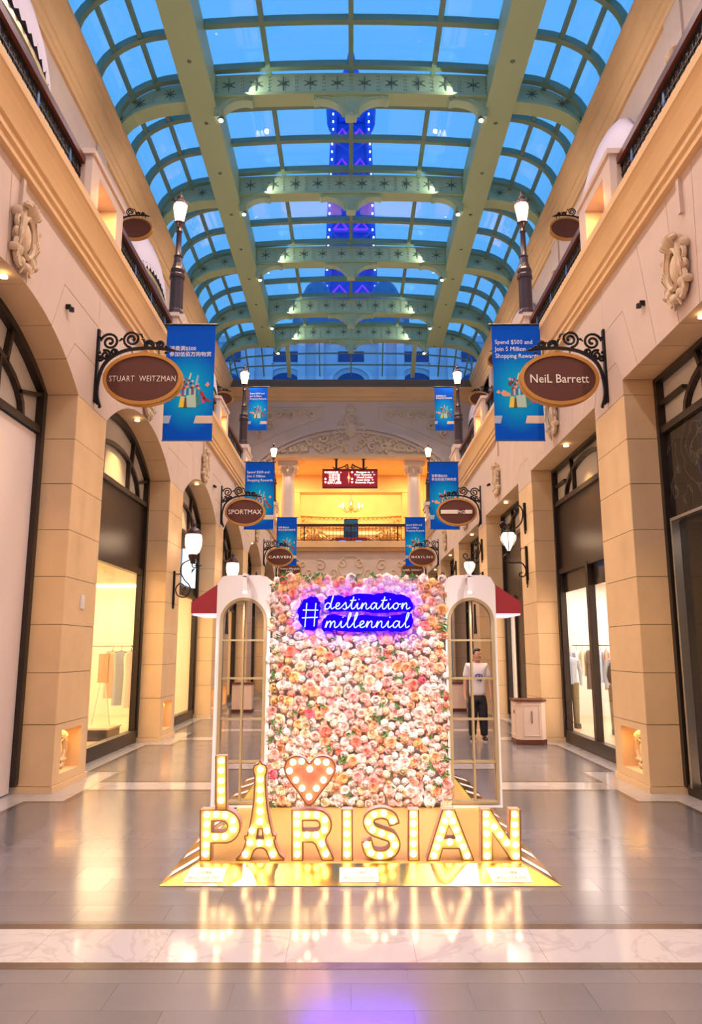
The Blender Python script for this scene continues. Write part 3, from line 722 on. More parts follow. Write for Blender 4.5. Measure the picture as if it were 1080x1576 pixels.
for sx in (-1, 1):     # running scrolls: corners of the panels and the pediment carving
    for (x, z, r, a, t) in ((2.3, 15.0, .22, 0, 1.2), (2.9, 15.05, .2, 180, -1.2), (3.5, 14.95, .26, 20, 1.3), (4.1, 15.0, .24, 160, -1.3), (4.7, 14.85, .28, 10, 1.3), (5.2, 14.5, .26, 90, 1.2), (5.3, 13.9, .24, 270, -1.2), (4.6, 14.3, .2, 45, 1.2),
                            (0.5, 14.35, .22, 0, 1.2), (0.9, 13.9, .26, 90, 1.3), (1.5, 13.6, .25, 0, -1.3), (0.6, 13.4, .3, 200, 1.3), (1.2, 13.1, .26, 30, 1.3), (1.9, 13.15, .24, 60, -1.2), (2.4, 13.35, .22, 0, 1.2), (2.7, 13.0, .22, 120, 1.2), (3.3, 12.98, .18, 30, -1.2), (3.9, 12.9, .15, 0, 1.2), (0.35, 13.0, .25, 0, 1.0), (1.7, 12.85, .15, 0, 1)):
        m.tube([(p[0], EY-0.06, p[1]) for p in [(sx*q[0], q[1]) for q in spiral(x, z, r, 0.03, a, t, 14)]], [0.085]*12+[0.05]*3, 5)
    for i in range(60):
        x = rnd.uniform(0.1, 4.3); z = 12.8+rnd.random()*max(0.1, 1.5-0.38*x); m.ell((sx*x, EY-0.05, z), 0.11, 0.09, 0.07+0.08*rnd.random(), 6, 4)
    for i in range(5): m.tube([(sx*(4.2+0.0*i), EY-0.05, 12.8), (sx*(4.2+0.25*cos(R(20+i*25))), EY-0.05, 12.8+0.25*sin(R(20+i*25)))], [0.05, 0.02], 4)
m.tube([(0.32*cos(a), EY-0.07, 14.75+0.32*sin(a)) for a in [2*pi*i/14 for i in range(14)]], 0.07, 5, closed=True); m.ell((0, EY-0.05, 14.1), 0.4, 0.12, 0.5)
m.tube([(0.28*cos(a), EY-0.05, 15.35+0.22*sin(a)) for a in [2*pi*i/12 for i in range(12)]], 0.04, 5, closed=True)
m.build('carving', M['carve'], ew, True)
m = MB()
for sx in (-1, 1):
    for (x, z, r, a, t) in ((0.5, 6.4, .3, 90, 1.3), (1.0, 5.9, .35, 0, -1.3), (1.7, 6.3, .35, 60, 1.3), (2.3, 5.9, .3, 180, 1.3), (2.7, 6.4, .2, 0, -1.2)):
        m.tube([(sx*q[0], EY-0.02, q[1]) for q in spiral(x, z, r, 0.03, a, t, 14)], 0.035, 5)
m.tube([(0.7*cos(a), EY-0.02, 6.2+0.6*sin(a)) for a in [2*pi*i/20 for i in range(20)]], 0.035, 5, closed=True)
m.build('carving', M['carve'], ew, True)
# the golden hall seen through the opening
rot = empty('wall_rotunda', (0, 50, 7.42), kind='structure')
def rbox(x0, x1, y0, y1, z0, z1, name='hall_wall', m=None): return MB().box(x0, x1, y0, y1, z0, z1).build(name, m or M['rotunda'], rot)
MB().box(-9, 9, 41.9, 60, 7.1, 7.42).build('floor_hall', M['shopfloor'])['kind'] = 'structure'; MB().box(-9, 9, 41.9, 47.0, 12.5, 12.8).build('ceiling_hall', M['rotunda'])['kind'] = 'structure'
rbox(-9, -7.4, 41.9, 60, 7.4, 12.5); rbox(7.4, 9, 41.9, 60, 7.4, 12.5)
rbox(-7.4, -3.2, 46.2, 46.9, 7.42, 12.5); rbox(3.2, 7.4, 46.2, 46.9, 7.42, 12.5); rbox(-3.2, 3.2, 46.2, 46.9, 11.4, 12.5)
rbox(-3.75, 3.75, 46.0, 46.2, 11.4, 11.6, 'moulding'); rbox(-3.75, -3.2, 46.05, 46.2, 7.42, 11.4, 'pilaster'); rbox(3.2, 3.75, 46.05, 46.2, 7.42, 11.4, 'pilaster')
for sx in (-1, 1):
    m = MB(); m.strip([(sx*4.6, 8.0), (sx*4.6, 12.1), (sx*6.6, 12.1), (sx*6.6, 8.0)], 0.08, 'Y', 46.12, 46.2); m.build('moulding', M['rotunda'], rot)
m = MB()
def ring_wall(r, z0, z1, mi=0):
    rg = [[(r*sin(R(a)), 50+r*0.75*cos(R(a)), z0), ((r+0.3)*sin(R(a)), 50+(r+0.3)*0.75*cos(R(a)), z0), ((r+0.3)*sin(R(a)), 50+(r+0.3)*0.75*cos(R(a)), z1), (r*sin(R(a)), 50+r*0.75*cos(R(a)), z1)] for a in range(-80, 81, 8)]
    m.loft(rg)
ring_wall(7.0, 7.42, 15.0); ring_wall(6.7, 10.55, 10.8); ring_wall(6.85, 10.8, 11.3); ring_wall(6.6, 11.3, 11.45); ring_wall(6.9, 10.0, 10.1)
m.build('curved_wall', M['rotunda'], rot)
rbox(-7.2, 7.2, 47, 57, 14.8, 15.0, 'hall_ceiling')
m = MB(); m.strip(arc(0, 8.6, 2.4, 1.5, 180, 0, 20), 0.3, 'Y', 54.6, 54.9); m.strip(arc(0, 8.6, 1.9, 1.15, 180, 0, 20), 0.12, 'Y', 54.6, 54.9); m.build('arch_moulding', M['whitecol'], rot)
rbox(-3.1, 3.1, 54.2, 54.9, 9.9, 10.15, 'lintel', M['whitecol'])
m = MB()
for i in range(28): m.box(-4.4+i*0.32, -4.28+i*0.32, 54.1, 54.4, 11.0, 11.12)
m.build('dentil', M['mould'], rot)
for x in (-6.5, -3.6, 0, 3.6, 6.5): lamp('AREA', 'hall_downlight', (x, 44.0, 12.4), 200, (1.0, 0.62, 0.26), 0.5, (x, 44.4, 0))
lamp('AREA', 'hall_dome_light', (0, 50.5, 14.7), 1300, (1.0, 0.62, 0.25), 4.0, (0, 51, 0))
lamp('AREA', 'hall_dome_light', (0, 47.4, 11.2), 80, (1.0, 0.62, 0.25), 3.0, (0, 55, 10), size_y=0.4)
for sx in (-1, 1):
    c = empty('column', (sx*3.66, 42.6, 7.42), 'pale round column on the %s of the end balcony opening' % ('left', 'right')[sx > 0], 'column', 'columns of the end opening')
    x, y = sx*3.66, 42.6
    MB().lathe([(0.50, 0), (0.50, 0.12), (0.44, 0.16), (0.46, 0.24), (0.40, 0.30)], (x, y, 7.42), 20).build('base', M['whitecol'], c, True)
    MB().lathe([(0.40, 0.30), (0.40, 1.8), (0.35, 4.2)], (x, y, 7.42), 20).build('shaft', M['whitecol'], c, True)
    m = MB(); m.lathe([(0.36, 4.2), (0.39, 4.25), (0.37, 4.3), (0.42, 4.6), (0.55, 4.8)], (x, y, 7.42), 16); m.box(x-0.58, x+0.58, y-0.58, y+0.58, 12.2, 12.5)
    for i in range(8): m.ell((x+0.45*cos(i*pi/4), y+0.45*sin(i*pi/4), 11.95), 0.12, 0.12, 0.2, 6, 4)
    m.build('capital', M['whitecol'], c, True)
    lamp('SPOT', 'column_light', (x, y-0.9, 12.35), 60, SOFT, 0.05, (x, y, 8), 60)

# things in and before the golden hall
ds = empty('directory_sign', (0, 40.6, 11.9), 'hanging dark red directory sign with bright pink-white lettering', 'sign')
DX = -0.06
MB().box(DX-1.50, DX+1.50, 40.55, 40.68, 10.42, 11.42).build('sign_board', mat('directory_red', (0.28, 0.006, 0.015), 0.4, emit=(0.4, 0.0, 0.015), estr=0.35), ds)
m = MB(); m.strip([(DX-1.5, 10.42), (DX+1.5, 10.42), (DX+1.5, 11.42), (DX-1.5, 11.42)], 0.07, 'Y', 40.5, 40.7, closed=True); m.build('frame', M['purple_iron'], ds)
m = MB()
for s in (-1, 1):
    m.tube([(DX+s*q[0], 40.6, q[1]) for q in spiral(0.16, 11.62, .13, 0.03, 200, 1.3, 12)], 0.03, 5); m.tube([(DX+s*q[0], 40.6, q[1]) for q in smooth_path([(0.12, 11.75), (0.35, 11.6), (0.75, 11.48), (0.95, 11.58)], 5)], 0.035, 5)
m.build('crest', M['iron'], ds)
for s in (-1, 1): MB().lathe([(0.06, 11.42), (0.06, 11.98), (0.14, 12.02)], (DX+s*0.75, 40.6, 0), 8).build('hanging_rod', M['iron'], ds)
M['ledtext'] = mat('directory_letters', (1, 0.9, 0.85), 0.4, emit=(1.0, 0.80, 0.72), estr=1.6)
text_obj('lettering', 'Shoppes at  >\nFour Seasons  >\nHotel Lobby\nCotai Strip  >\nRotunda Foyer', 1.12, 0.72, (DX+0.82, 40.54, 10.98), M['ledtext'], ds, thick=0.02)
text_obj('lettering', '四季名店  >\n酒店大堂\n金光大道\n中央广场\n巴黎人剧场', 0.78, 0.72, (DX-0.85, 40.54, 10.98), M['ledtext'], ds, thick=0.02)
for s, zz in ((-1, (11.28, 10.9, 10.72)), (1, (11.28, 10.9, 10.72))):
    for z in zz: MB().ell((DX+(-1.34 if s < 0 else 0.12), 40.54, z), 0.06, 0.02, 0.06, 8, 5).build('bullet', M['ledtext'], ds)
m = MB(); m.lathe([(0.005, -0.34), (0.03, -0.1), (0.09, 0), (0.03, 0.1), (0.005, 0.34)], (DX-0.06, 40.54, 10.98), 8); m.build('emblem', mat('emblem_gold', (0.9, 0.6, 0.25), 0.4, emit=(1, 0.6, 0.2), estr=0.8), ds)
ds.location = (0, 41.6, 12.31); ds.scale = (1.04, 1.0, 1.04)
ch = empty('chandelier', (0, 50, 14.8), 'small golden chandelier hanging in the hall behind the directory sign', 'chandelier')
m = MB(); m.tube([(0, 50, 14.8), (0, 50, 11.2)], 0.03, 5); m.lathe([(0.05, 0), (0.2, 0.15), (0.08, 0.4), (0.15, 0.6), (0.03, 0.9)], (0, 50, 10.9), 10)
for i in range(8):
    a = i*pi/4; m.tube(smooth_path([(0, 50, 11.1), (0.4*cos(a), 50+0.4*sin(a), 10.85), (0.75*cos(a), 50+0.75*sin(a), 11.15)], 4), 0.03, 5)
m.build('chandelier_arm', M['goldpaint'], ch); m = MB()
for i in range(8): MB().ell((0.75*cos(i*pi/4), 50+0.75*sin(i*pi/4), 11.28), 0.06, 0.06, 0.11, 6, 5).build('candle_bulb', M['bulb'], ch)
for s in (-1, 1):
    g = empty('gilded_palm', (s*2.65, 52.5, 7.42), 'gilded palm-like ornament on the %s behind the end balcony rail' % ('left', 'right')[s > 0], 'ornament', 'gilded palms in the hall')
    m = MB(); m.tube([(s*2.65, 52.5, 7.42), (s*2.65, 52.5, 9.2)], 0.12, 8); m.build('stem', M['goldpaint'], g); m = MB()
    for i in range(14):
        a = i*2*pi/14; m.tube(smooth_path([(s*2.65, 52.5, 9.1), (s*2.65+0.5*cos(a), 52.5+0.5*sin(a), 9.6+0.2*(i % 3)), (s*2.65+1.0*cos(a), 52.5+1.0*sin(a), 9.3+0.25*(i % 3))], 5), [0.05]*5+[0.08]*5+[0.01], 5)
    m.build('frond', M['goldpaint'], g, True)
b = empty('blue_stand', (0, 44.0, 7.42), 'tall blue promotional stand behind the middle of the end balcony rail', 'stand')
MB().box(-0.42, 0.42, 43.9, 44.1, 7.42, 9.35).build('panel', mat('deep_blue_print', (0.01, 0.08, 0.35), 0.4), b); MB().box(-0.36, 0.36, 43.87, 43.9, 8.6, 9.3).build('poster', mat('cyan_print', (0.02, 0.25, 0.6), 0.4), b)
b = empty('reception_desk', (0, 43.2, 7.42), 'low dark red desk with blue screens behind the end balcony rail', 'desk')
MB().box(-0.9, 0.9, 43.0, 43.5, 7.42, 8.1).build('desk_body', M['redcanvas'], b)
for x in (-0.5, 0.45): MB().box(x-0.18, x+0.18, 42.97, 43.0, 7.7, 7.95).build('screen', mat('blue_screen', (0.1, 0.3, 1), 0.4, emit=(0.2, 0.4, 1.0), estr=1.2), b)

def shift_end(objs):        # the end wall and its hall stand at y = 43.5
    for o in objs:
        if o.parent is None:
            x, y, z = o.location; o.location = (x*1.053, y+2.2, z*1.053-0.09)
            if o.type != 'LIGHT': o.scale = (o.scale[0]*1.053, o.scale[1], o.scale[2]*1.053)
shift_end([o for o in COL.objects if o not in before_end])
# ------------------------------------------------------------------ balconies: pedestals, iron balustrades
RX = 3.75
def ironwork(L):
    """railing panel of length L along +Y, 1 m high, in the plane x=0"""
    m = MB(); m.box(-0.02, 0.02, 0, L, 0.06, 0.10); m.box(-0.02, 0.02, 0, L, 0.86, 0.90); m.box(-0.015, 0.015, 0, L, 0.72, 0.745)
    n = max(2, int(L/0.125)); d = L/n
    for i in range(n+1): m.box(-0.009, 0.009, i*d-0.009, i*d+0.009, 0.06, 0.88)
    for i in range(n):
        y = (i+0.5)*d
        m.tube([(0, y+0.045*cos(a), 0.80+0.045*sin(a)) for a in [2*pi*q/8 for q in range(8)]], 0.009, 4, closed=True)
        m.tube([(0, y+(1 if i % 2 else -1)*p[0], p[1]) for p in spiral(0, 0.22, 0.05, 0.015, 0, 1.3, 10)], 0.009, 4)
        m.tube([(0, y+(1 if i % 2 else -1)*p[0], p[1]) for p in spiral(0, 0.47, 0.048, 0.015, 90, 1.3, 10)], 0.009, 4)
    for i in range(2, n, 8): m.lathe([(0.02, 0.1), (0.035, 0.3), (0.02, 0.5), (0.035, 0.7), (0.02, 0.86)], (0, i*d, 0), 6, 1)
    return m.mesh('ironwork', [M['iron'], M['bluepaint']])
SEC = PIT-1.40
iw = ironwork(SEC); hr = MB().box(-0.07, 0.07, 0, SEC, 0.90, 1.0).mesh('handrail', M['handrail'])
ped_me = {}
for sx in (-1, 1):
    nm = 'left' if sx < 0 else 'right'
    pw_ = empty('wall_parapet_'+nm, (sx*RX, 0, 7.42), kind='structure')
    m = MB(); h = 1.05      # pedestal with a lit niche on its gallery side
    f, bk = -0.17, 0.17
    def pb(x0, x1, y0, y1, z0, z1): m.box(sx*x0, sx*x1, y0, y1, z0, z1)
    pb(f, bk, -0.7, 0.7, 0, 0.14); pb(f, bk, -0.7, -0.40, 0.14, h); pb(f, bk, 0.40, 0.7, 0.14, h); pb(f, bk, -0.4, 0.4, 0.88, h); pb(0.10, bk, -0.4, 0.4, 0.14, 0.88)
    pb(f-0.03, bk+0.03, -0.73, 0.73, h, h+0.08)
    pm_ = m.mesh('pedestal', M['plaster'])
    for k in range(-1, 7):
        y = pc(k)
        child('pedestal', pm_, pw_, (sx*RX, y, 7.42))
        o = child('niche_carving', crest_mesh(), pw_, (sx*(RX+0.09), y, 7.42+0.5)); o.scale = (sx*0.5, 0.45, 0.5)
        lamp('AREA', 'parapet_niche_light', (sx*(RX-0.05), y, 7.42+0.86), 22, WARMER, 0.10, (sx*(RX-0.04), y, 7), size_y=0.6)
        if k in (1, 3, 5): MB().box(sx*(RX-0.2), sx*(RX+0.22), y-0.25, y+0.25, 8.55, 8.74).build('post_block', M['plaster'], pw_)
        if k < 6:
            b = empty('iron_balustrade', (sx*RX, y+0.70, 7.42), 'black scrollwork balustrade with mahogany rail on the %s balcony, %s stretch from the camera' % (nm, ORD[k+1]), 'balustrade', 'balustrades of the two balconies')
            child('ironwork', iw, b, (sx*RX, y+0.70, 7.42)); child('handrail', hr, b, (sx*RX, y+0.70, 7.42))
b = empty('iron_balustrade', (0, EY-0.2, 7.62), 'dark iron balustrade across the far end balcony', 'balustrade')
ewi = MB(); L = 8.0
ewi.box(-4, 4, -0.02, 0.02, 0.05, 0.09); ewi.box(-4, 4, -0.02, 0.02, 0.84, 0.88)
for i in range(41):
    x = -4+i*0.2; ewi.box(x-0.012, x+0.012, -0.012, 0.012, 0.05, 0.9)
    if i < 40:
        ewi.tube([(x+0.1+0.07*cos(a), 0, 0.78+0.06*sin(a)) for a in [2*pi*q/8 for q in range(8)]], 0.012, 4, closed=True)
        ewi.tube([(x+0.1+0.07*cos(a), 0, 0.16+0.06*sin(a)) for a in [2*pi*q/8 for q in range(8)]], 0.012, 4, closed=True)
for x in (-2.6, 0, 2.6): ewi.box(x-0.035, x+0.035, -0.035, 0.035, 0, 0.98)
me = ewi.mesh('ironwork', M['purple_iron']); child('ironwork', me, b, (0, EY-0.2, 7.62)); MB().box(-4.05, 4.05, EY-0.26, EY-0.14, 8.50, 8.60).build('handrail', M['purple_iron'], b)
shift_end([b])

# ------------------------------------------------------------------ lamp posts on the pedestals
def lamp_post(label):
    z = 8.72; t = empty('lamp_post', (0, 0, z), label, 'lamp post', 'lamp posts along the balconies')
    MB().lathe([(0.21, 0), (0.21, 0.06), (0.17, 0.10), (0.165, 0.16), (0.15, 0.2), (0.145, 0.9), (0.17, 0.93), (0.17, 1.0), (0.15, 1.03), (0.16, 1.12), (0.13, 1.18), (0.10, 1.28), (0.085, 1.42)], (0, 0, z), 8).build('pedestal_shaft', M['purple_iron'], t)
    pole_ = MB().lathe([(0.085, 1.42), (0.095, 1.46), (0.07, 1.5), (0.055, 2.02), (0.075, 2.05), (0.055, 2.10), (0.06, 2.16), (0.09, 2.24), (0.12, 2.27)], (0, 0, z), 10).build('pole', M['purple_iron'], t, True)
    m = MB()
    for s in (-1, 1): m.tube([(0, s*0.05, z+2.12), (0, s*0.16, z+2.10), (0, s*0.16, z+2.18)], 0.02, 5)
    m.build('ladder_rest', M['purple_iron'], t)
    MB().lathe([(0.085, 2.27), (0.15, 2.62), (0.15, 2.70), (0.10, 2.74)], (0, 0, z), 6).build('lantern_glass', M['globe_hot'], pole_)
    m = MB()
    for i in range(6):
        a = i*pi/3; m.tube([(0.09*cos(a), 0.09*sin(a), z+2.26), (0.157*cos(a), 0.157*sin(a), z+2.63), (0.157*cos(a), 0.157*sin(a), z+2.70)], 0.008, 4)
    m.lathe([(0.165, 2.70), (0.17, 2.73), (0.10, 2.79), (0.06, 2.82), (0.05, 2.88), (0.075, 2.90), (0.02, 2.95), (0.012, 3.04), (0.001, 3.06)], (0, 0, z), 10)
    for i in range(6): m.ell((0.165*cos(i*pi/3), 0.165*sin(i*pi/3), z+2.75), 0.018, 0.018, 0.04, 6, 4)
    m.build('lantern_cap', M['purple_iron'], pole_)
    return t
proto = lamp_post('x')
first = True
for sx in (-1, 1):
    for i, k in enumerate((1, 3, 5)):
        o = proto if first else copy_tree(proto); first = False
        o.location = (sx*3.80, pc(k), 8.74)
        o['label'] = 'dark iron lamp post with lit lantern on the %s balcony, %s from the camera' % (('left', 'right')[sx > 0], ('nearest', 'middle one', 'farthest')[i])
        lamp('POINT', 'lantern_light', (sx*3.5, pc(k)-0.3, 11.3), 60, WARM, 0.1)

# ------------------------------------------------------------------ oval shop signs on scrolled brackets
def sign_meshes():
    d = {}
    T = lambda cx, cy: ((cx-60)/591.0, (100-cy)/591.0)    # read off the photograph's sign, 591 px to the metre
    m = MB(); m.box(-0.02, 0.03, -0.035, 0.035, -1.06, 0.02); d['wall_bar'] = (m.mesh('wall_bar', M['iron']))
    arm = smooth_path([T(*p) for p in ((115, 765), (85, 660), (90, 520), (120, 410), (180, 335), (290, 275), (430, 252), (560, 252), (680, 262))], 5)
    m = MB(); m.strip(arm, 0.036, 'Y', -0.022, 0.022); m.tube([(T(670, 262)[0], 0, T(670, 262)[1]), (T(735, 275)[0], 0, T(735, 275)[1])], [0.028, 0.002], 6)
    for (x, y) in ((640, 262), (640, 235), (640, 292)): q = T(x, y); m.ell((q[0], 0, q[1]), 0.028, 0.02, 0.02, 6, 4)
    q = T(110, 765); m.ell((q[0], 0, q[1]), 0.022, 0.02, 0.022, 6, 4); d['bracket_arm'] = m.mesh('bracket_arm', M['iron'])
    m = MB()
    for cx, cy, r0, r1, a0, t in ((165, 195, 76, 12, 160, -1.75), (350, 170, 76, 14, 265, -1.9), (500, 222, 46, 10, 230, -1.7), (592, 218, 32, 8, 240, -1.6), (135, 312, 46, 8, 120, -1.6), (205, 285, 30, 8, 300, 1.4), (92, 345, 26, 8, 200, -1.4)):
        q = T(cx, cy); m.tube([(p[0], 0, p[1]) for p in spiral(q[0], q[1], r0/591, r1/591, a0, t, 26)], [0.019]*24+[0.022]*3, 6)
    for a, b in (((95, 190), (70, 150)), ((240, 190), (275, 165)), ((430, 170), (455, 205)), ((400, 120), (440, 160)), ((540, 200), (560, 225)), ((70, 290), (92, 300)), ((60, 700), (90, 745))):
        m.tube([(T(*a)[0], 0, T(*a)[1]), (T((a[0]+b[0])/2+8, (a[1]+b[1])/2-10)[0], 0, T((a[0]+b[0])/2, (a[1]+b[1])/2-10)[1]), (T(*b)[0], 0, T(*b)[1])], [0.008, 0.02, 0.012], 5)
    d['scrollwork'] = m.mesh('scrollwork', M['iron'])
    cx, cz = 0.675, -0.72
    m = MB(); m.prism([(cx+0.515*cos(a), cz+0.345*sin(a)) for a in [2*pi*i/40 for i in range(40)]], 'Y', -0.03, 0.03); d['sign_board'] = m.mesh('sign_board', M['signbrown'])
    m = MB(); ov = [(cx+0.53*cos(a), cz+0.36*sin(a)) for a in [2*pi*i/40 for i in range(40)]]
    m.strip(ov, 0.05, 'Y', -0.05, 0.05, closed=True); m.strip([(p[0], p[1]-0.0) for p in [(cx+0.55*cos(a), cz+0.38*sin(a)) for a in [2*pi*i/40 for i in range(40)]]], 0.02, 'Y', -0.02, 0.07, closed=True); d['rim'] = m.mesh('rim', M['signgold'])
    m = MB(); m.tube([(0, 0, 0), (0, 0, -0.10)], 0.008, 5); d['hanger'] = m.mesh('hanger', M['iron'])
    return d
SM = sign_meshes()
def mirror_mesh(me):
    n = me.copy(); n.transform(Matrix.Scale(-1, 4, (1, 0, 0))); n.flip_normals(); return n
SMR = {k: mirror_mesh(v) for k, v in SM.items()}
def shop_sign(sx, y, z, label, body, tw, th, xw=W0, scale=1.0, thick=0.0, space=1.0, group='oval shop signs over the arcade', blank=False):
    D_ = SM if sx < 0 else SMR; x = sx*xw
    t = empty('hanging_sign', (x, y, z), label, 'sign', group)
    for k in ('wall_bar', 'bracket_arm', 'scrollwork', 'sign_board', 'rim'): child(k, D_[k], t, (x, y, z))
    for hx, hz in ((0.50, -0.27), (0.88, -0.28)): child('hanger', D_['hanger'], t, (x-sx*hx, y, z+hz))
    if not blank and body: text_obj('lettering', body, tw, th, (x-sx*0.675, y-0.033, z-0.72), M['letter'], t, thick=thick, space=space, depth=0.008)
    return t
ZS = 6.16
shop_sign(-1, 10.0, ZS, 'oval brown shop sign with thin wide-spaced capitals, large on the nearest left pier', 'STUART  WEITZMAN', 0.93, 0.085, space=1.1, thick=-0.008)
shop_sign(1, 10.0, ZS, 'oval brown shop sign with rounded mixed-case lettering, large on the nearest right pier', 'NeiL Barrett', 0.82, 0.125, thick=0.005)
shop_sign(-1, 20.3, ZS, 'oval brown sign with thin serif capitals in one word, above the left round lanterns', 'SPORTMAX', 0.92, 0.13, thick=0.002)
s_ = shop_sign(1, 20.3, ZS, 'oval brown sign crossed by a white bar with small dark letters on the right', '', 0, 0)
MB().box(3.6-0.675-0.45, 3.6-0.675+0.02, 20.262, 20.268, ZS-0.72-0.05, ZS-0.72+0.055).build('white_bar', M['letter'], s_); MB().box(3.6-0.675+0.22, 3.6-0.675+0.42, 20.262, 20.268, ZS-0.72-0.05, ZS-0.72+0.055).build('white_bar', M['letter'], s_)
text_obj('lettering', 'McQ', 0.18, 0.11, (3.6-0.675+0.12, 20.265, ZS-0.725), M['letter'], s_, thick=0.01)
shop_sign(-1, 30.5, ZS, 'oval brown sign with heavy white capitals, third along the left arcade', 'CARVEN', 0.92, 0.11, thick=0.03, space=1.2)
shop_sign(1, 30.5, ZS, 'oval brown sign with spaced white capitals, third along the right arcade', 'MARYLING', 0.88, 0.10, space=1.25, thick=0.01)
shop_sign(-1, 35.6, ZS, 'farthest oval brown sign on the left arcade', 'Maison Margiela\nPARIS', 0.92, 0.24, thick=0.01)
shop_sign(1, 35.6, ZS, 'farthest oval brown sign on the right arcade, just above the flower wall', 'ISABEL MARANT', 0.92, 0.09, thick=0.01)
for sx, y, w in ((-1, 21.6, 'nearest on the left upper wall, above the awning'), (1, 21.6, 'nearest on the right upper wall'), (1, 32.5, 'second on the right upper wall'), (-1, 37.9, 'far one on the left upper wall'), (1, 37.9, 'third on the right upper wall')):
    shop_sign(sx, y, 15.5, 'plain oval brown sign, '+w, '', 0, 0, xw=7.49, group='oval signs of the upper floor')

# ------------------------------------------------------------------ blue banners
def banner_print(name, x0, x1, z0, z1):
    m = bpy.data.materials.new(name); m.use_nodes = True; nt = m.node_tree; b = nt.nodes['Principled BSDF']
    tc = nt.nodes.new('ShaderNodeTexCoord'); mp = nt.nodes.new('ShaderNodeMapping'); gr = nt.nodes.new('ShaderNodeTexGradient'); gr.gradient_type = 'SPHERICAL'
    mp.inputs['Location'].default_value = (-0.5*1.4, 0, -0.42*2.6); mp.inputs['Scale'].default_value = (1.4, 0.0, 2.6)
    r = nt.nodes.new('ShaderNodeValToRGB'); e = r.color_ramp.elements; e[0].position = 0.05; e[0].color = (0.0, 0.085, 0.60, 1); e[1].position = 0.75; e[1].color = (0.0, 0.40, 0.72, 1)
    nt.links.new(tc.outputs['Generated'], mp.inputs[0]); nt.links.new(mp.outputs[0], gr.inputs[0]); nt.links.new(gr.outputs[0], r.inputs[0]); nt.links.new(r.outputs[0], b.inputs['Base Color'])
    b.inputs['Roughness'].default_value = 0.7; b.inputs['Specular IOR Level'].default_value = 0.1; return m
M['banner'] = banner_print('banner_print', 0, 0, 0, 0)
PAL = {}
for nme, c in (('p_yellow', (0.75, 0.6, 0.05)), ('p_brown', (0.12, 0.05, 0.03)), ('p_mint', (0.42, 0.6, 0.5)), ('p_teal', (0.02, 0.22, 0.22)), ('p_pink', (0.6, 0.03, 0.2)), ('p_red', (0.35, 0.02, 0.02)), ('p_cream', (0.7, 0.55, 0.42)), ('p_white', (0.8, 0.8, 0.82)), ('p_plum', (0.2, 0.04, 0.06)), ('p_peach', (0.75, 0.30, 0.22)), ('p_dark', (0.03, 0.02, 0.03)), ('p_silver', (0.35, 0.45, 0.6))):
    PAL[nme] = mat(nme, c, 0.6)
PK = list(PAL)
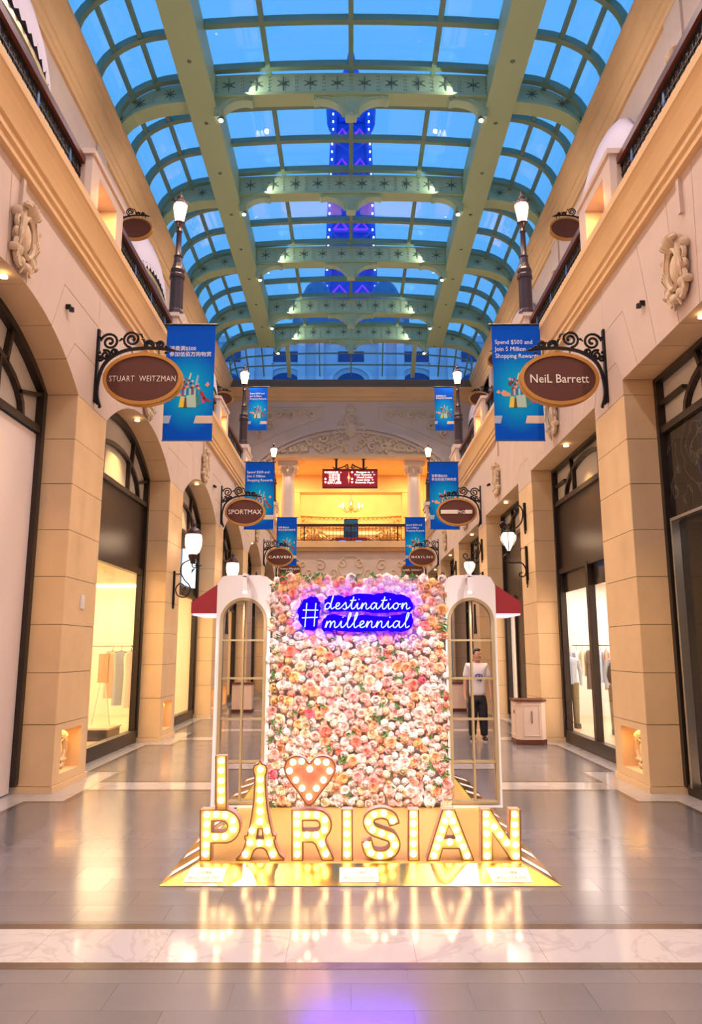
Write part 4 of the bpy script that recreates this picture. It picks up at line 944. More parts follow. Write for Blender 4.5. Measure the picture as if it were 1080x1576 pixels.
def banner(x0, y, z1, w, h, label, lang, group, pole=True, name='banner'):
    xc = x0+w/2; z0 = z1-h; t = empty(name, (xc, y, z1), label, 'banner', group)
    S = w/0.86
    MB().box(x0, x0+w, y-0.004, y+0.004, z0, z1).build('cloth', M['banner'], t)
    m = MB(); m.tube([(x0-0.05 if True else x0, y, z1), (x0+w+0.05, y, z1)], 0.018, 6); m.build('top_rod', M['iron'], t); MB().tube([(x0-0.01, y, z0), (x0+w+0.01, y, z0)], 0.010, 6).build('bottom_rod', M['bluepaint'], t)
    # print: lettering, a heap of shopping bags under a striped carousel, a red shoe, a pale strip
    if lang == 'en': text_obj('lettering', 'Spend $500 and\nJoin 5 Million\nShopping Rewards', w*0.90, h*0.17, (xc, y-0.006, z1-h*0.22), PAL['p_white'], t, align='LEFT', fit=True, thick=0.0, line=1.15)
    else: text_obj('lettering', '消费满$500\n参加伍佰万购物赏', w*0.86, h*0.12, (xc, y-0.006, z1-h*0.235), PAL['p_white'], t, align='LEFT', fit=False, thick=0.004, line=1.15)
    m = MB(); yy = y-0.006
    U = lambda u, v: (x0+w*u, z1-h*v)
    def quad(pts, c, dy=0.0): m.prism([U(*p) for p in pts], 'Y', yy-dy, yy-dy+0.002, PK.index(c))
    f = 0 if lang != 'en' else 0
    quad([(0.30, 0.72), (0.34, 0.625), (0.42, 0.63), (0.40, 0.72)], 'p_yellow', 0.002); quad([(0.38, 0.725), (0.40, 0.635), (0.50, 0.64), (0.50, 0.725)], 'p_brown', 0.001)
    quad([(0.47, 0.72), (0.45, 0.62), (0.64, 0.61), (0.66, 0.72)], 'p_mint', 0.003); quad([(0.65, 0.71), (0.63, 0.62), (0.71, 0.615), (0.74, 0.705)], 'p_teal', 0.002); quad([(0.78, 0.685), (0.77, 0.635), (0.83, 0.635), (0.83, 0.685)], 'p_pink', 0.002)
    rnd = random.Random(4)
    for i in range(7):
        u = 0.36+i*0.05; quad([(u, 0.615), (u, 0.56), (u+0.025, 0.555), (u+0.025, 0.615)], 'p_cream' if i % 2 else 'p_plum', 0.001)
    for i in range(22):
        u = rnd.uniform(0.30, 0.74); v = rnd.uniform(0.475, 0.56); d = rnd.uniform(0.02, 0.045)
        quad([(u-d, v), (u, v-d*0.4), (u+d, v), (u, v+d*0.4)], rnd.choice(['p_plum', 'p_cream', 'p_peach', 'p_silver', 'p_brown', 'p_dark', 'p_red']), 0.001+0.0001*i)
    quad([(0.72, 0.585), (0.76, 0.57), (0.84, 0.63), (0.96, 0.665), (0.94, 0.675), (0.82, 0.66), (0.75, 0.61)], 'p_red', 0.002); quad([(0.72, 0.59), (0.74, 0.59), (0.74, 0.67), (0.73, 0.67)], 'p_red', 0.002)
    quad([(0.14, 0.60), (0.20, 0.57), (0.34, 0.60), (0.34, 0.625), (0.2, 0.625)], 'p_peach', 0.001); quad([(0.05, 0.59), (0.10, 0.57), (0.14, 0.59), (0.10, 0.605)], 'p_peach', 0.002); quad([(0.82, 0.53), (0.88, 0.5), (0.92, 0.52), (0.88, 0.545)], 'p_peach', 0.002)
    quad([(0.44, 0.55), (0.52, 0.42), (0.54, 0.43), (0.47, 0.55)], 'p_cream', 0.001); quad([(0.62, 0.53), (0.66, 0.44), (0.69, 0.45), (0.66, 0.53)], 'p_silver', 0.001)
    quad([(0.62, 0.855), (0.66, 0.79), (1.0, 0.79), (1.0, 0.855)], 'p_cream', 0.001); quad([(0.0, 0.855), (0.0, 0.79), (0.16, 0.79), (0.12, 0.855)], 'p_silver', 0.001)
    m.build('printed_picture', [PAL[k] for k in PK], t)
    return t
BG = 'large blue banners along the cornices'
banner(-3.27, 12.50, 7.40, 0.86, 2.14, 'large blue banner with Chinese lettering hanging on the left, nearest the camera', 'zh', BG)
banner(2.50, 12.50, 7.40, 0.86, 2.14, 'large blue banner with English lettering hanging on the right, nearest the camera', 'en', BG)
banner(-3.30, 22.75, 7.49, 0.90, 2.14, 'blue banner with English lettering behind the second left oval sign', 'en', BG)
banner(2.45, 22.75, 7.49, 0.90, 2.14, 'blue banner with Chinese lettering behind the second right oval sign', 'zh', BG)
banner(-3.32, 33.0, 7.53, 0.90, 2.16, 'farthest blue banner on the left, with Chinese lettering', 'zh', BG)
banner(2.42, 33.0, 7.53, 0.90, 2.16, 'farthest blue banner on the right, with English lettering', 'en', BG)
banner(-3.62, 25.3, 10.88, 0.66, 1.60, 'small blue banner hung from the middle lamp post on the left', 'en', 'small blue banners on lamp posts')
banner(2.96, 25.3, 10.88, 0.66, 1.60, 'small blue banner hung from the middle lamp post on the right', 'zh', 'small blue banners on lamp posts')

# ------------------------------------------------------------------ wall lanterns
def lantern_left(label):        # opal globe standing on a scrolled iron arm
    t = empty('wall_lantern', (0, 0, 0), label, 'lantern', 'opal lanterns on the left arcade')
    m = MB(); m.box(-0.02, 0.02, -0.025, 0.025, 2.58, 3.27); m.ell((0, 0, 2.55), 0.02, 0.02, 0.05, 6, 4); m.build('wall_bar', M['iron'], t)
    m = MB(); m.tube([(0.02, 0, 3.21), (0.13, 0, 3.21)], 0.010, 5)
    m.tube([(p[0], 0, p[1]) for p in smooth_path([(0.30, 3.50), (0.16, 3.42), (0.12, 3.27), (0.20, 3.10), (0.31, 2.98), (0.32, 2.85), (0.22, 2.74), (0.08, 2.78), (0.04, 2.92), (0.12, 3.02), (0.20, 2.98)], 5)], 0.013, 5)
    m.tube([(p[0], 0, p[1]) for p in spiral(0.40, 3.40, 0.085, 0.02, 120, -1.6, 20)], 0.013, 5)
    m.tube([(p[0], 0, p[1]) for p in smooth_path([(0.13, 2.98), (0.16, 2.90), (0.24, 2.95), (0.20, 2.86), (0.17, 2.80), (0.24, 2.78)], 4)], 0.008, 4)
    m.tube([(0.44, 0, 3.42), (0.50, 0, 3.38), (0.56, 0, 3.39)], [0.014, 0.02, 0.003], 5); m.tube([(0.40, 0, 3.32), (0.36, 0, 3.28), (0.34, 0, 3.22)], [0.014, 0.02, 0.003], 5)
    m.build('scroll_arm', M['iron'], t)
    MB().lathe([(0.05, 3.42), (0.06, 3.50), (0.09, 3.54), (0.10, 3.60), (0.07, 3.62)], (0.36, 0, 0), 12).build('lantern_cup', M['purple_iron'], t, True)
    MB().lathe([(0.05, 3.60), (0.125, 3.66), (0.165, 3.78), (0.175, 3.90), (0.165, 4.0), (0.13, 4.03)], (0.36, 0, 0), 18).build('globe', M['globe'], t, True)
    MB().lathe([(0.15, 4.02), (0.155, 4.06), (0.11, 4.13), (0.05, 4.17), (0.02, 4.2), (0.045, 4.24), (0.01, 4.32), (0.0, 4.33)], (0.36, 0, 0), 14).build('lantern_cap', M['purple_iron'], t, True)
    return t
def lantern_right(label):       # globe hung from an iron S-arm, a second arm curling under it
    t = empty('wall_lantern', (0, 0, 0), label, 'lantern', 'hanging lanterns on the right arcade')
    m = MB(); m.box(-0.03, 0.02, -0.03, 0.03, 4.10, 4.68); m.ell((-0.01, 0, 4.08), 0.02, 0.02, 0.06, 6, 4)
    m.box(-0.03, 0.02, -0.03, 0.03, 3.08, 3.78); m.ell((-0.01, 0, 3.04), 0.025, 0.025, 0.06, 6, 4); m.ell((-0.01, 0, 2.96), 0.014, 0.014, 0.03, 6, 4); m.build('wall_bar', M['iron'], t)
    m = MB()
    m.tube([(p[0], 0, p[1]) for p in smooth_path([(-0.14, 4.54), (-0.20, 4.60), (-0.13, 4.64), (-0.05, 4.52), (-0.08, 4.28), (-0.25, 4.13), (-0.45, 4.13), (-0.52, 4.22), (-0.46, 4.28), (-0.40, 4.22), (-0.44, 4.18)], 5)], 0.015, 5)
    m.ell((-0.16, 0, 4.53), 0.05, 0.04, 0.05, 8, 5)
    m.tube([(p[0], 0, p[1]) for p in smooth_path([(-0.10, 3.24), (-0.16, 3.22), (-0.14, 3.16), (-0.05, 3.18), (-0.03, 3.32), (-0.12, 3.44), (-0.30, 3.44), (-0.44, 3.46), (-0.47, 3.56), (-0.40, 3.62), (-0.34, 3.56), (-0.38, 3.52)], 5)], 0.015, 5)
    m.tube([(-0.03, 0, 3.74), (-0.10, 0, 3.74), (-0.12, 0, 3.68)], 0.009, 5)
    m.build('scroll_arm', M['iron'], t)
    m = MB(); m.lathe([(0.03, 3.66), (0.04, 3.70), (0.10, 3.80), (0.155, 3.92), (0.16, 4.0), (0.12, 4.06), (0.05, 4.08)], (-0.36, 0, 0), 18); m.build('globe', M['globe'], t, True)
    m = MB()
    for i in range(6):
        a = i*pi/3+0.3; m.tube([(-0.36+r*cos(a), r*sin(a), z) for r, z in ((0.035, 3.68), (0.105, 3.80), (0.162, 3.92), (0.167, 4.0), (0.125, 4.065))], 0.011, 4)
    m.lathe([(0.13, 4.05), (0.11, 4.09), (0.04, 4.12), (0.02, 4.16)], (-0.36, 0, 0), 12); m.lathe([(0.05, 3.68), (0.02, 3.63), (0.0, 3.60)], (-0.36, 0, 0), 8); m.build('cage', M['iron'], t)
    return t
pl, pr = lantern_left('x'), lantern_right('x')
for i, k in enumerate((1, 2, 3, 4)):
    a = pl if i == 0 else copy_tree(pl); b = pr if i == 0 else copy_tree(pr)
    a.location = (-W0+0.02, pc(k), 0); b.location = (W0-0.02, pc(k), 0)
    a['label'] = ('upright opal wall lantern on the left, nearest the camera', 'opal wall lantern showing just above the left mirror frame', 'third upright opal lantern down the left arcade, behind the frame', 'farthest upright opal lantern down the left arcade, behind the frame')[i]
    b['label'] = ('caged wall lantern on the right, nearest the camera, hung from an iron scroll', 'caged wall lantern showing just above the right mirror frame', 'third caged lantern down the right arcade, behind the frame', 'farthest caged lantern down the right arcade, behind the frame')[i]
    lamp('POINT', 'wall_lantern_light', (-W0+0.62, pc(k)-0.05, 3.9), 6, WARM, 0.12); lamp('POINT', 'wall_lantern_light', (W0-0.62, pc(k)-0.05, 3.85), 5, WARM, 0.12)

# ------------------------------------------------------------------ gold platform
PXC = 0.07; PX0, PX1, PYF, PYB = -1.40, 1.54, 5.86, 10.3; TX0, TX1, TYF, TYB, TZ = -1.17, 1.31, 6.08, 10.08, 0.10
plat = empty('gold_platform', (PXC, 8.0, 0), 'low gold mirror-finish platform with sloping edges under the flower wall', 'platform')
MB().box(TX0, TX1, TYF, TYB, 0.001, TZ).build('deck', M['golddeck'], plat)
def ramp(name, q): 
    m = MB(); m.add([(*q[0], 0.004), (*q[1], 0.004), (*q[2], TZ), (*q[3], TZ), (*q[3], 0.004), (*q[2], 0.004)], [(0, 1, 2, 3), (0, 3, 4), (1, 5, 2), (0, 4, 5, 1)]); return m.build(name, M['gold'], plat)
ramp('ramp', ((PX0, PYF), (PX1, PYF), (TX1, TYF), (TX0, TYF))); ramp('ramp', ((PX1, PYB), (PX0, PYB), (TX0, TYB), (TX1, TYB)))
ramp('ramp', ((PX0, PYB), (PX0, PYF), (TX0, TYF), (TX0, TYB))); ramp('ramp', ((PX1, PYF), (PX1, PYB), (TX1, TYB), (TX1, TYF)))
def on_ramp(sx, u, y):  # u 0 at the floor edge, 1 at the deck
    x = (PX0+(TX0-PX0)*u) if sx < 0 else (PX1+(TX1-PX1)*u); return (x + sx*0.001, y, 0.004+(TZ-0.004)*u+0.003)
for sx in (-1, 1):
    for i in range(8):
        y = 6.02+i*0.50; MB().add([on_ramp(sx, 0.12, y), on_ramp(sx, 0.12, y+0.16), on_ramp(sx, 0.92, y+0.34), on_ramp(sx, 0.92, y+0.18)], [(0, 1, 2, 3)]).build('white_stripe', M['white'], plat)
    xe = (TX0, TX0+0.035) if sx < 0 else (TX1-0.035, TX1); hm = MB(); hm.box(xe[0], xe[1], 6.5, 8.05, TZ, TZ+0.002, 0)
    for i in range(24): y = 6.52+i*0.064; hm.prism([(xe[0]+0.002, y), (xe[1]-0.002, y), (xe[1]-0.002, y+0.025), (xe[0]+0.002, y+0.025)], 'Z', TZ+0.0021, TZ+0.0032, 1)
    hm.build('hazard_tape', [M['yellow'], M['black']], plat)
M['sticker'] = mat('sticker_white', (0.85, 0.80, 0.72), 0.5); M['stickertext'] = mat('sticker_text', (0.42, 0.30, 0.22), 0.6)
def front_pt(x, u): return (x, PYF+(TYF-PYF)*u, 0.004+(TZ-0.004)*u)
for xc in (-1.09, 0.06, 1.19):
    w = 0.145; sk = 0.0 if abs(xc) < 0.5 else (0.03 if xc < 0 else -0.03)
    n_ = Vector((0, -(TZ-0.004), TYF-PYF)).normalized()*0.002
    P = [Vector(front_pt(xc-w, 0.14))+n_, Vector(front_pt(xc+w, 0.14))+n_, Vector(front_pt(xc+w+sk*0.3, 0.80))+n_, Vector(front_pt(xc-w+sk, 0.80))+n_]
    MB().add([tuple(p) for p in P], [(0, 1, 2, 3)]).build('step_sticker', M['sticker'], plat)
    tilt = math.atan2(TZ-0.004, TYF-PYF)
    for body, u, th, tw in (('小心梯級', 0.58, 0.034, 0.11), ('MIND YOUR STEP', 0.34, 0.026, 0.22)):
        p = Vector(front_pt(xc, u))+n_*1.5; t_ = text_obj('sticker_text', body, tw, th, tuple(p), M['stickertext'], plat, depth=0.0008, thick=0.01); t_.rotation_euler = (-(pi/2-tilt), 0, 0)

# ------------------------------------------------------------------ flower wall
FX0, FX1, FZ0, FZ1, FY = -0.86, 1.01, 0.10, 2.47, 8.16
fw = empty('flower_wall', ((FX0+FX1)/2, FY, FZ0), 'tall wall densely covered in pink, white and peach artificial roses', 'flower wall')
MB().box(FX0, FX1, FY+0.03, FY+0.85, FZ0, FZ1-0.03).build('backing_panel', M['white'], fw)
FC = [('petal_white', (0.94, 0.81, 0.77)), ('petal_blush', (0.94, 0.62, 0.55)), ('petal_pink', (0.92, 0.48, 0.46)), ('petal_peach', (0.96, 0.54, 0.34)), ('petal_coral', (0.90, 0.32, 0.25)), ('petal_apricot', (0.95, 0.58, 0.26)), ('petal_rosepink', (0.84, 0.20, 0.28)), ('petal_cream', (0.85, 0.72, 0.52))]
FM = [mat(a, c, 0.7, var=0.10, scale=25) for a, c in FC]; M['leaf'] = mat('leaf_green', (0.09, 0.20, 0.05), 0.6, var=0.3, scale=20)
def rose_mb(seed, rings, openess):
    rnd = random.Random(seed); m = MB()   # petals of a rose opening towards -Y
    for ri, (r, h, npet) in enumerate(rings):
        for i in range(npet):
            a0 = 2*pi*i/npet + ri*0.7 + rnd.uniform(-.12, .12); da = pi/npet*1.25
            vs = []
            for j in range(3):
                t = j/2; rr = r*(0.35+0.75*t) if openess else r*(0.6+0.4*sin(t*pi*0.8)); yy = -h*(0.15+0.85*t) + (0.25*r if (j == 2 and ri < 2) else 0)
                for q in range(3):
                    a = a0+(q-1)*da*(1 if j < 2 else 0.75); k = rr*(1.0+(0.10 if q == 1 else 0)); vs.append((k*cos(a), yy-(0.004 if q == 1 else 0), k*sin(a)))
            m.add(vs, [(0, 1, 4, 3), (1, 2, 5, 4), (3, 4, 7, 6), (4, 5, 8, 7)])
    m.ell((0, -rings[0][1]*0.4, 0), rings[0][0]*0.62, rings[-1][1]*0.72, rings[0][0]*0.62, 8, 5)
    return m
def pom_mb(seed):
    rnd = random.Random(seed); m = MB(); n = 26
    for i in range(n):
        ph = math.acos(1-1.25*(i+0.5)/n); th = i*2.399; d = Vector((sin(ph)*cos(th), -cos(ph), sin(ph)*sin(th))); c = d*0.036; u = d.orthogonal().normalized(); w = d.cross(u); s_ = 0.0125*rnd.uniform(0.85, 1.2)
        m.add([tuple(c+d*0.009), tuple(c+u*s_), tuple(c+w*s_), tuple(c-u*s_), tuple(c-w*s_)], [(0, 1, 2), (0, 2, 3), (0, 3, 4), (0, 4, 1)])
    m.ell((0, 0, 0), 0.036, 0.036, 0.036, 8, 5); return m
FB = [rose_mb(1, [(0.050, 0.016, 5), (0.041, 0.025, 5), (0.032, 0.032, 5), (0.022, 0.037, 4), (0.013, 0.040, 3)], True), rose_mb(2, [(0.046, 0.022, 5), (0.036, 0.032, 5), (0.026, 0.040, 4), (0.016, 0.044, 3)], False), rose_mb(3, [(0.056, 0.014, 6), (0.047, 0.022, 6), (0.038, 0.029, 5), (0.028, 0.034, 5), (0.018, 0.038, 4), (0.010, 0.040, 3)], True), pom_mb(4)]
FMESH = {(b, c): FB[b].mesh('flower', FM[c], False) for b in range(4) for c in range(8)}
rnd = random.Random(21); pts = []
grid = {}
def okpt(x, z, d):
    gx, gz = int(x/0.08), int(z/0.08)
    for a in (-1, 0, 1):
        for b in (-1, 0, 1):
            for q in grid.get((gx+a, gz+b), []):
                if (q[0]-x)**2+(q[1]-z)**2 < d*d: return False
    return True
for dmin, tries in ((0.074, 9000), (0.058, 9000)):
    for _ in range(tries):
        x = rnd.uniform(FX0+0.0, FX1-0.0); z = rnd.uniform(FZ0+0.03, FZ1+0.0)
        if okpt(x, z, dmin): grid.setdefault((int(x/0.08), int(z/0.08)), []).append((x, z)); pts.append((x, z, dmin))
fl_items = []
for x, z, d in pts:
    low = 1-(z-FZ0)/(FZ1-FZ0); big = d > 0.07
    wts = [2.2+5*low, 4.5+2*low, 2.2, 3.6*(1-low*0.4), 0.9*(1-low*0.6), 1.1*(1-low*0.5), 0.35, 1.8]  # more white petals towards the foot: its overexposure put into the petal colours
    c = rnd.choices(range(8), wts)[0]; b = rnd.choices(range(4), (3, 2, 3, 3))[0]; s_ = rnd.uniform(0.86, 1.18)*(1.0 if big else 0.72)
    fl_items.append((s_, b, c, x, z, rnd.uniform(-.35, .35), rnd.uniform(0, 6.28), rnd.uniform(-.35, .35), FY-(0.012 if big else -0.004)-rnd.uniform(0, 0.02)))
fl_items.sort(key=lambda q: -q[0]); restf = {c: MB() for c in range(8)}
for i, (s_, b, c, x, z, rx, ry, rz, y) in enumerate(fl_items):
    if i < 298:
        o = child('flower', FMESH[(b, c)], fw, (x, y, z)); o.rotation_euler = (rx, ry, rz); o.scale = (s_, s_, s_)
    else:
        mt = Matrix.Translation((x, y, z)) @ Matrix.Rotation(rz, 4, 'Z') @ Matrix.Rotation(ry, 4, 'Y') @ Matrix.Rotation(rx, 4, 'X') @ Matrix.Scale(s_, 4)
        n0 = MB(); n0.v = [tuple(mt @ Vector(p)) for p in FB[b].v]; n0.f = FB[b].f; n0.m = FB[b].m; restf[c].merge(n0)
for c, mb in restf.items(): mb.build('flowers', FM[c], fw, False)['kind'] = 'stuff'
def leaf_mb(): return MB().add([(0, 0, 0), (0.014, -0.006, 0.022), (0, -0.004, 0.055), (-0.014, -0.006, 0.022), (0, 0.002, 0.024)], [(0, 1, 4), (1, 2, 4), (2, 3, 4), (3, 0, 4)])
lm = leaf_mb().mesh('leaf', M['leaf']); nleaf = 0
spots = [(rnd.uniform(FX0, FX1), rnd.uniform(FZ0, FZ1)) for _ in range(38)] + [(FX0+0.02+rnd.random()*0.03, rnd.uniform(FZ0, FZ1)) for _ in range(10)] + [(FX1-0.03, rnd.uniform(FZ0, FZ1)) for _ in range(10)] + [(rnd.uniform(FX0+0.05, FX1-0.05), FZ1+0.005) for _ in range(14)]
for x, z in spots:
    for j in range(rnd.randint(3, 5)):
        o = child('leaf', lm, fw, (x, FY-0.055, z)); o.rotation_euler = (rnd.uniform(-0.6, 0.2), rnd.uniform(0, 6.28), rnd.uniform(-.3, .3)); k_ = rnd.uniform(0.8, 1.35); o.scale = (k_, k_, k_)

# ------------------------------------------------------------------ neon sign
NY = 8.035
neon = empty('neon_sign', (0.10, NY, 2.1), 'blue-white neon script sign reading destination millennial on the flower wall', 'neon sign')
def px_to(x, y):   # a point of the sign plane
    v = 788-y; dy = 1150*0.98344-v*0.18127; dz = 1150*0.18127+v*0.98344; k = NY/dy; return ((x-540)*k, dz*k+1.7)
LET = {
 'd': ([[(0.95, 0.72), (0.62, 1.0), (0.22, 0.75), (0.1, 0.28), (0.38, 0.0), (0.8, 0.35), (1.2, 1.5), (1.38, 2.2), (1.15, 1.5), (0.98, 0.5), (1.12, 0.02), (1.5, 0.3)]], 1.5),
 'e': ([[(0, 0.3), (0.45, 0.45), (0.8, 0.8), (0.62, 1.02), (0.3, 0.75), (0.25, 0.2), (0.55, 0.0), (1.05, 0.3)]], 1.05),
 's': ([[(0, 0.3), (0.35, 0.7), (0.68, 1.08), (0.72, 0.7), (0.8, 0.3), (0.55, -0.03), (0.25, 0.12)], [(0.68, 0.0), (1.1, 0.3)]], 1.1),
 't': ([[(0, 0.3), (0.45, 1.0), (0.82, 2.0), (0.55, 1.1), (0.42, 0.35), (0.6, 0.0), (1.0, 0.3)], [(0.25, 1.38), (1.15, 1.46)]], 1.0),
 'i': ([[(0, 0.3), (0.4, 1.0), (0.3, 0.35), (0.45, 0.0), (0.85, 0.3)], [(0.58, 1.5), (0.62, 1.62)]], 0.85),
 'n': ([[(0, 0.3), (0.3, 1.0), (0.2, 0.45), (0.1, 0.0), (0.35, 0.6), (0.72, 1.0), (0.85, 0.75), (0.78, 0.25), (0.95, 0.0), (1.35, 0.3)]], 1.35),
 'm': ([[(0, 0.0), (0.3, 1.0), (0.2, 0.45), (0.1, 0.0), (0.35, 0.65), (0.7, 1.0), (0.78, 0.7), (0.66, 0.0), (0.9, 0.65), (1.25, 1.0), (1.36, 0.7), (1.28, 0.2), (1.45, 0.0), (1.85, 0.3)]], 1.85),
 'a': ([[(1.0, 0.85), (0.65, 1.02), (0.25, 0.65), (0.22, 0.12), (0.55, 0.05), (0.95, 0.65), (1.08, 1.0), (0.98, 0.4), (1.12, 0.0), (1.5, 0.3)], [(0, 0.3), (0.22, 0.5)]], 1.5),
 'o': ([[(0, 0.3), (0.3, 0.75), (0.68, 1.02), (0.3, 0.75), (0.2, 0.25), (0.52, 0.0), (0.92, 0.35), (0.92, 0.85), (0.68, 1.02), (0.95, 0.8), (1.4, 0.85)]], 1.4),
 'l': ([[(0, 0.3), (0.55, 1.2), (0.85, 2.05), (0.68, 2.2), (0.45, 1.4), (0.35, 0.4), (0.5, 0.0), (0.9, 0.3)]], 0.9)}
def neon_word(word, x0, x1, yb, xh):
    tot = sum(LET[c][1] for c in word); sc = (x1-x0)/tot; u = 0
    for c in word:
        for st in LET[c][0]:
            pts_ = smooth_path([(p[0], p[1]) for p in st], 4) if len(st) > 2 else st
            P = [px_to(x0+(u+p[0])*sc, yb-p[1]*xh) for p in pts_]
            MB().tube([(a, NY, b) for a, b in P], 0.0052, 5).build('neon_tube', M['neon'], neon)
        u += LET[c][1]
neon_word('destination', 499, 631, 937.5, 9.6); neon_word('millennial', 500, 630, 966, 10.2)
for a, b in (((472, 928), (469, 965)), ((486, 928), (483, 964)), ((466, 939), (489.5, 939)), ((464.5, 951), (489, 950))):
    P = [px_to(*a), px_to(*b)]; MB().tube([(P[0][0], NY, P[0][1]), (P[1][0], NY, P[1][1])], 0.0052, 5).build('neon_tube', M['neon'], neon)
M['neonhalo'] = mat('blue_neon_halo', (0.0, 0.0, 0.5), 0.9, emit=(0.003, 0.0, 0.92), estr=6, spec=0.0)  # the neon's blue glow on the flowers, made as emissive sheets
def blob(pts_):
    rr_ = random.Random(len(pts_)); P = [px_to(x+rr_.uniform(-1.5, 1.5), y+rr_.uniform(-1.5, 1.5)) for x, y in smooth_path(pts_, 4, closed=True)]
    MB().prism(P, 'Y', NY+0.040, NY+0.048).build('glow_halo', M['neonhalo'], neon)
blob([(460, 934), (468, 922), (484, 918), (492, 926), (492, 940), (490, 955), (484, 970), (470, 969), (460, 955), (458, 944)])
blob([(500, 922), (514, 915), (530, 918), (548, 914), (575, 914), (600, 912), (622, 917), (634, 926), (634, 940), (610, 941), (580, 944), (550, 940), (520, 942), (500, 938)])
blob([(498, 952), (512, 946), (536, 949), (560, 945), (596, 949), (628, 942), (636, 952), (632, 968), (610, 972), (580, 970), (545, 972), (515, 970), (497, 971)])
BLUE = (0.04, 0.0, 1.0)
for x, y in [(456, 930), (456, 960), (495, 920), (495, 960), (476, 914), (476, 974)] + [(510+i*24, 908) for i in range(6)] + [(510+i*24, 978) for i in range(6)] + [(640, 925), (642, 945), (640, 965)] + [(515+i*24, 945) for i in range(5)]:
    p = px_to(x, y); lamp('POINT', 'neon_glow', (p[0], NY+0.008, p[1]), 0.30, BLUE, 0.012); lamp('POINT', 'neon_glow', (p[0], NY-0.03, p[1]), 0.14, (0.75, 0.02, 0.9), 0.012)
lamp('AREA', 'neon_spill', (0.10, NY-0.06, 2.05), 24, (0.16, 0.03, 1.0), 1.0, (0.10, 0, 0.4), size_y=0.3)
# two added, unseen spots high at the sides brighten the flower wall
for sx in (-1, 1): lamp('SPOT', 'flower_fill', (sx*3.2, 3.2, 6.9), 2900, (1.0, 0.88, 0.80), 0.5, (0.07, 8.1, 0.35), 28, 1.0)

# ------------------------------------------------------------------ arched mirror panels with awnings
def mirror_panel(sx, x0, x1, label):
    xc = (x0+x1)/2; yf, yb = 8.13, 9.0; z0, z1 = 0.10, 2.50; t = empty('arched_mirror_panel', (xc, yf, z0), label, 'mirror panel', 'white mirror panels beside the flower wall')
    r = 0.235; zs = 2.005; ch_ = 0.07
    # front sheet with an arched hole: left half and right half of the outline around the arch, bridged as quads
    m = MB(); hole = [(xc-r, 0.15)] + [(xc-r, z) for z in (0.6, 1.1, 1.6)] + arc(xc, zs, r, r, 180, 0, 20) + [(xc+r, z) for z in (1.6, 1.1, 0.6)] + [(xc+r, 0.15)]
    outer = [(x0, z0)] + [(x0, z) for z in (0.6, 1.1, 1.6)]
    for k_ in range(21):
        a = 180-9*k_; dx, dz = cos(R(a)), sin(R(a))
        tx = ((x1 if dx > 0 else x0)-xc)/dx if abs(dx) > 1e-6 else 9; tz = (z1-zs)/dz if dz > 1e-6 else 9; q = min(tx, tz)
        X_, Z_ = xc+dx*q, zs+dz*q
        ex = (abs(X_-xc)-((x1-x0)/2-ch_)); ez = Z_-(z1-ch_)
        if ex > 0 and ez > 0: k2 = (ex+ez-ch_)/2; X_ -= math.copysign(max(0, k2), X_-xc); Z_ -= max(0, k2)
        outer.append((X_, Z_))
    outer += [(x1, z) for z in (1.6, 1.1, 0.6)] + [(x1, z0)]
    n_ = len(hole); rings = []
    vs = []; fs = []
    for k_ in range(n_): vs += [(outer[k_][0], yf, outer[k_][1]), (hole[k_][0], yf, hole[k_][1]), (hole[k_][0], yf+0.05, hole[k_][1]), (outer[k_][0], yb, outer[k_][1])]
    for k_ in range(n_-1):
        a, b = 4*k_, 4*(k_+1); fs += [(a, a+1, b+1, b), (a+1, a+2, b+2, b+1), (a, b, b+3, a+3)]
    e_ = 4*(n_-1); fs += [(0, e_, e_+1, 1), (0, 3, e_+3, e_), (1, e_+1, e_+2, 2)]
    fs.append([4*k_+3 for k_ in range(n_)])
    m.add(vs, fs); m.build('arch_surround', M['white'], t)
    MB().prism([(p[0]*0.97+xc*0.03, p[1]) for p in hole], 'Y', yf+0.045, yf+0.055).build('mirror', M['mirror'], t)
    m = MB(); m.strip(hole, 0.032, 'Y', yf-0.012, yf+0.04, closed=True); gf = m.build('gold_frame', M['goldpaint'], t)
    MB().box(xc-0.010, xc+0.010, yf+0.008, yf+0.040, 0.15, zs+r).build('mullion', M['goldpaint'], gf)
    for z in (1.80, 1.40, 0.98, 0.55): MB().box(xc-r, xc+r, yf+0.010, yf+0.038, z-0.010, z+0.010).build('glazing_bar', M['goldpaint'], gf)
    xe = x0 if sx < 0 else x1; xo = xe+sx*0.29
    a = MB(); a.loft([[(xe, y, 2.41), (xo, y, 2.21), (xo, y, 2.09), (xe, y, 2.09)] for y in (yf+0.06, yb-0.02)]); aw = a.build('awning', M['redcanvas'], t)
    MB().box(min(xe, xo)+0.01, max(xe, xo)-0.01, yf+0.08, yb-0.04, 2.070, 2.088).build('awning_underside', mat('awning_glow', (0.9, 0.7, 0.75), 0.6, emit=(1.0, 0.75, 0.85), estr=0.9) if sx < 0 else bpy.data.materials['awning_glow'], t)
    xs_ = xc+0.03*(-sx)
    m = MB(); m.box(xs_-0.02, xs_+0.02, yf-0.20, yf+0.05, 2.46, 2.50); m.box(xs_-0.022, xs_+0.022, yf-0.20, yf-0.16, 2.31, 2.47); m.build('lamp_arm', M['white'], t)
    MB().lathe([(0.018, 0.02), (0.024, 0), (0.018, -0.012)], (xs_, yf-0.18, 2.30), 12).build('lamp_lens', M['ledwhite'], t)
    lamp('SPOT', 'panel_spot', (xs_, yf-0.18, 2.28), 22, (1.0, 0.93, 1.0), 0.02, (xs_, yf-0.02, 1.4), 110, 0.8)
mirror_panel(-1, -1.45, -0.865, 'white arched mirror panel with gold glazing bars left of the flower wall')
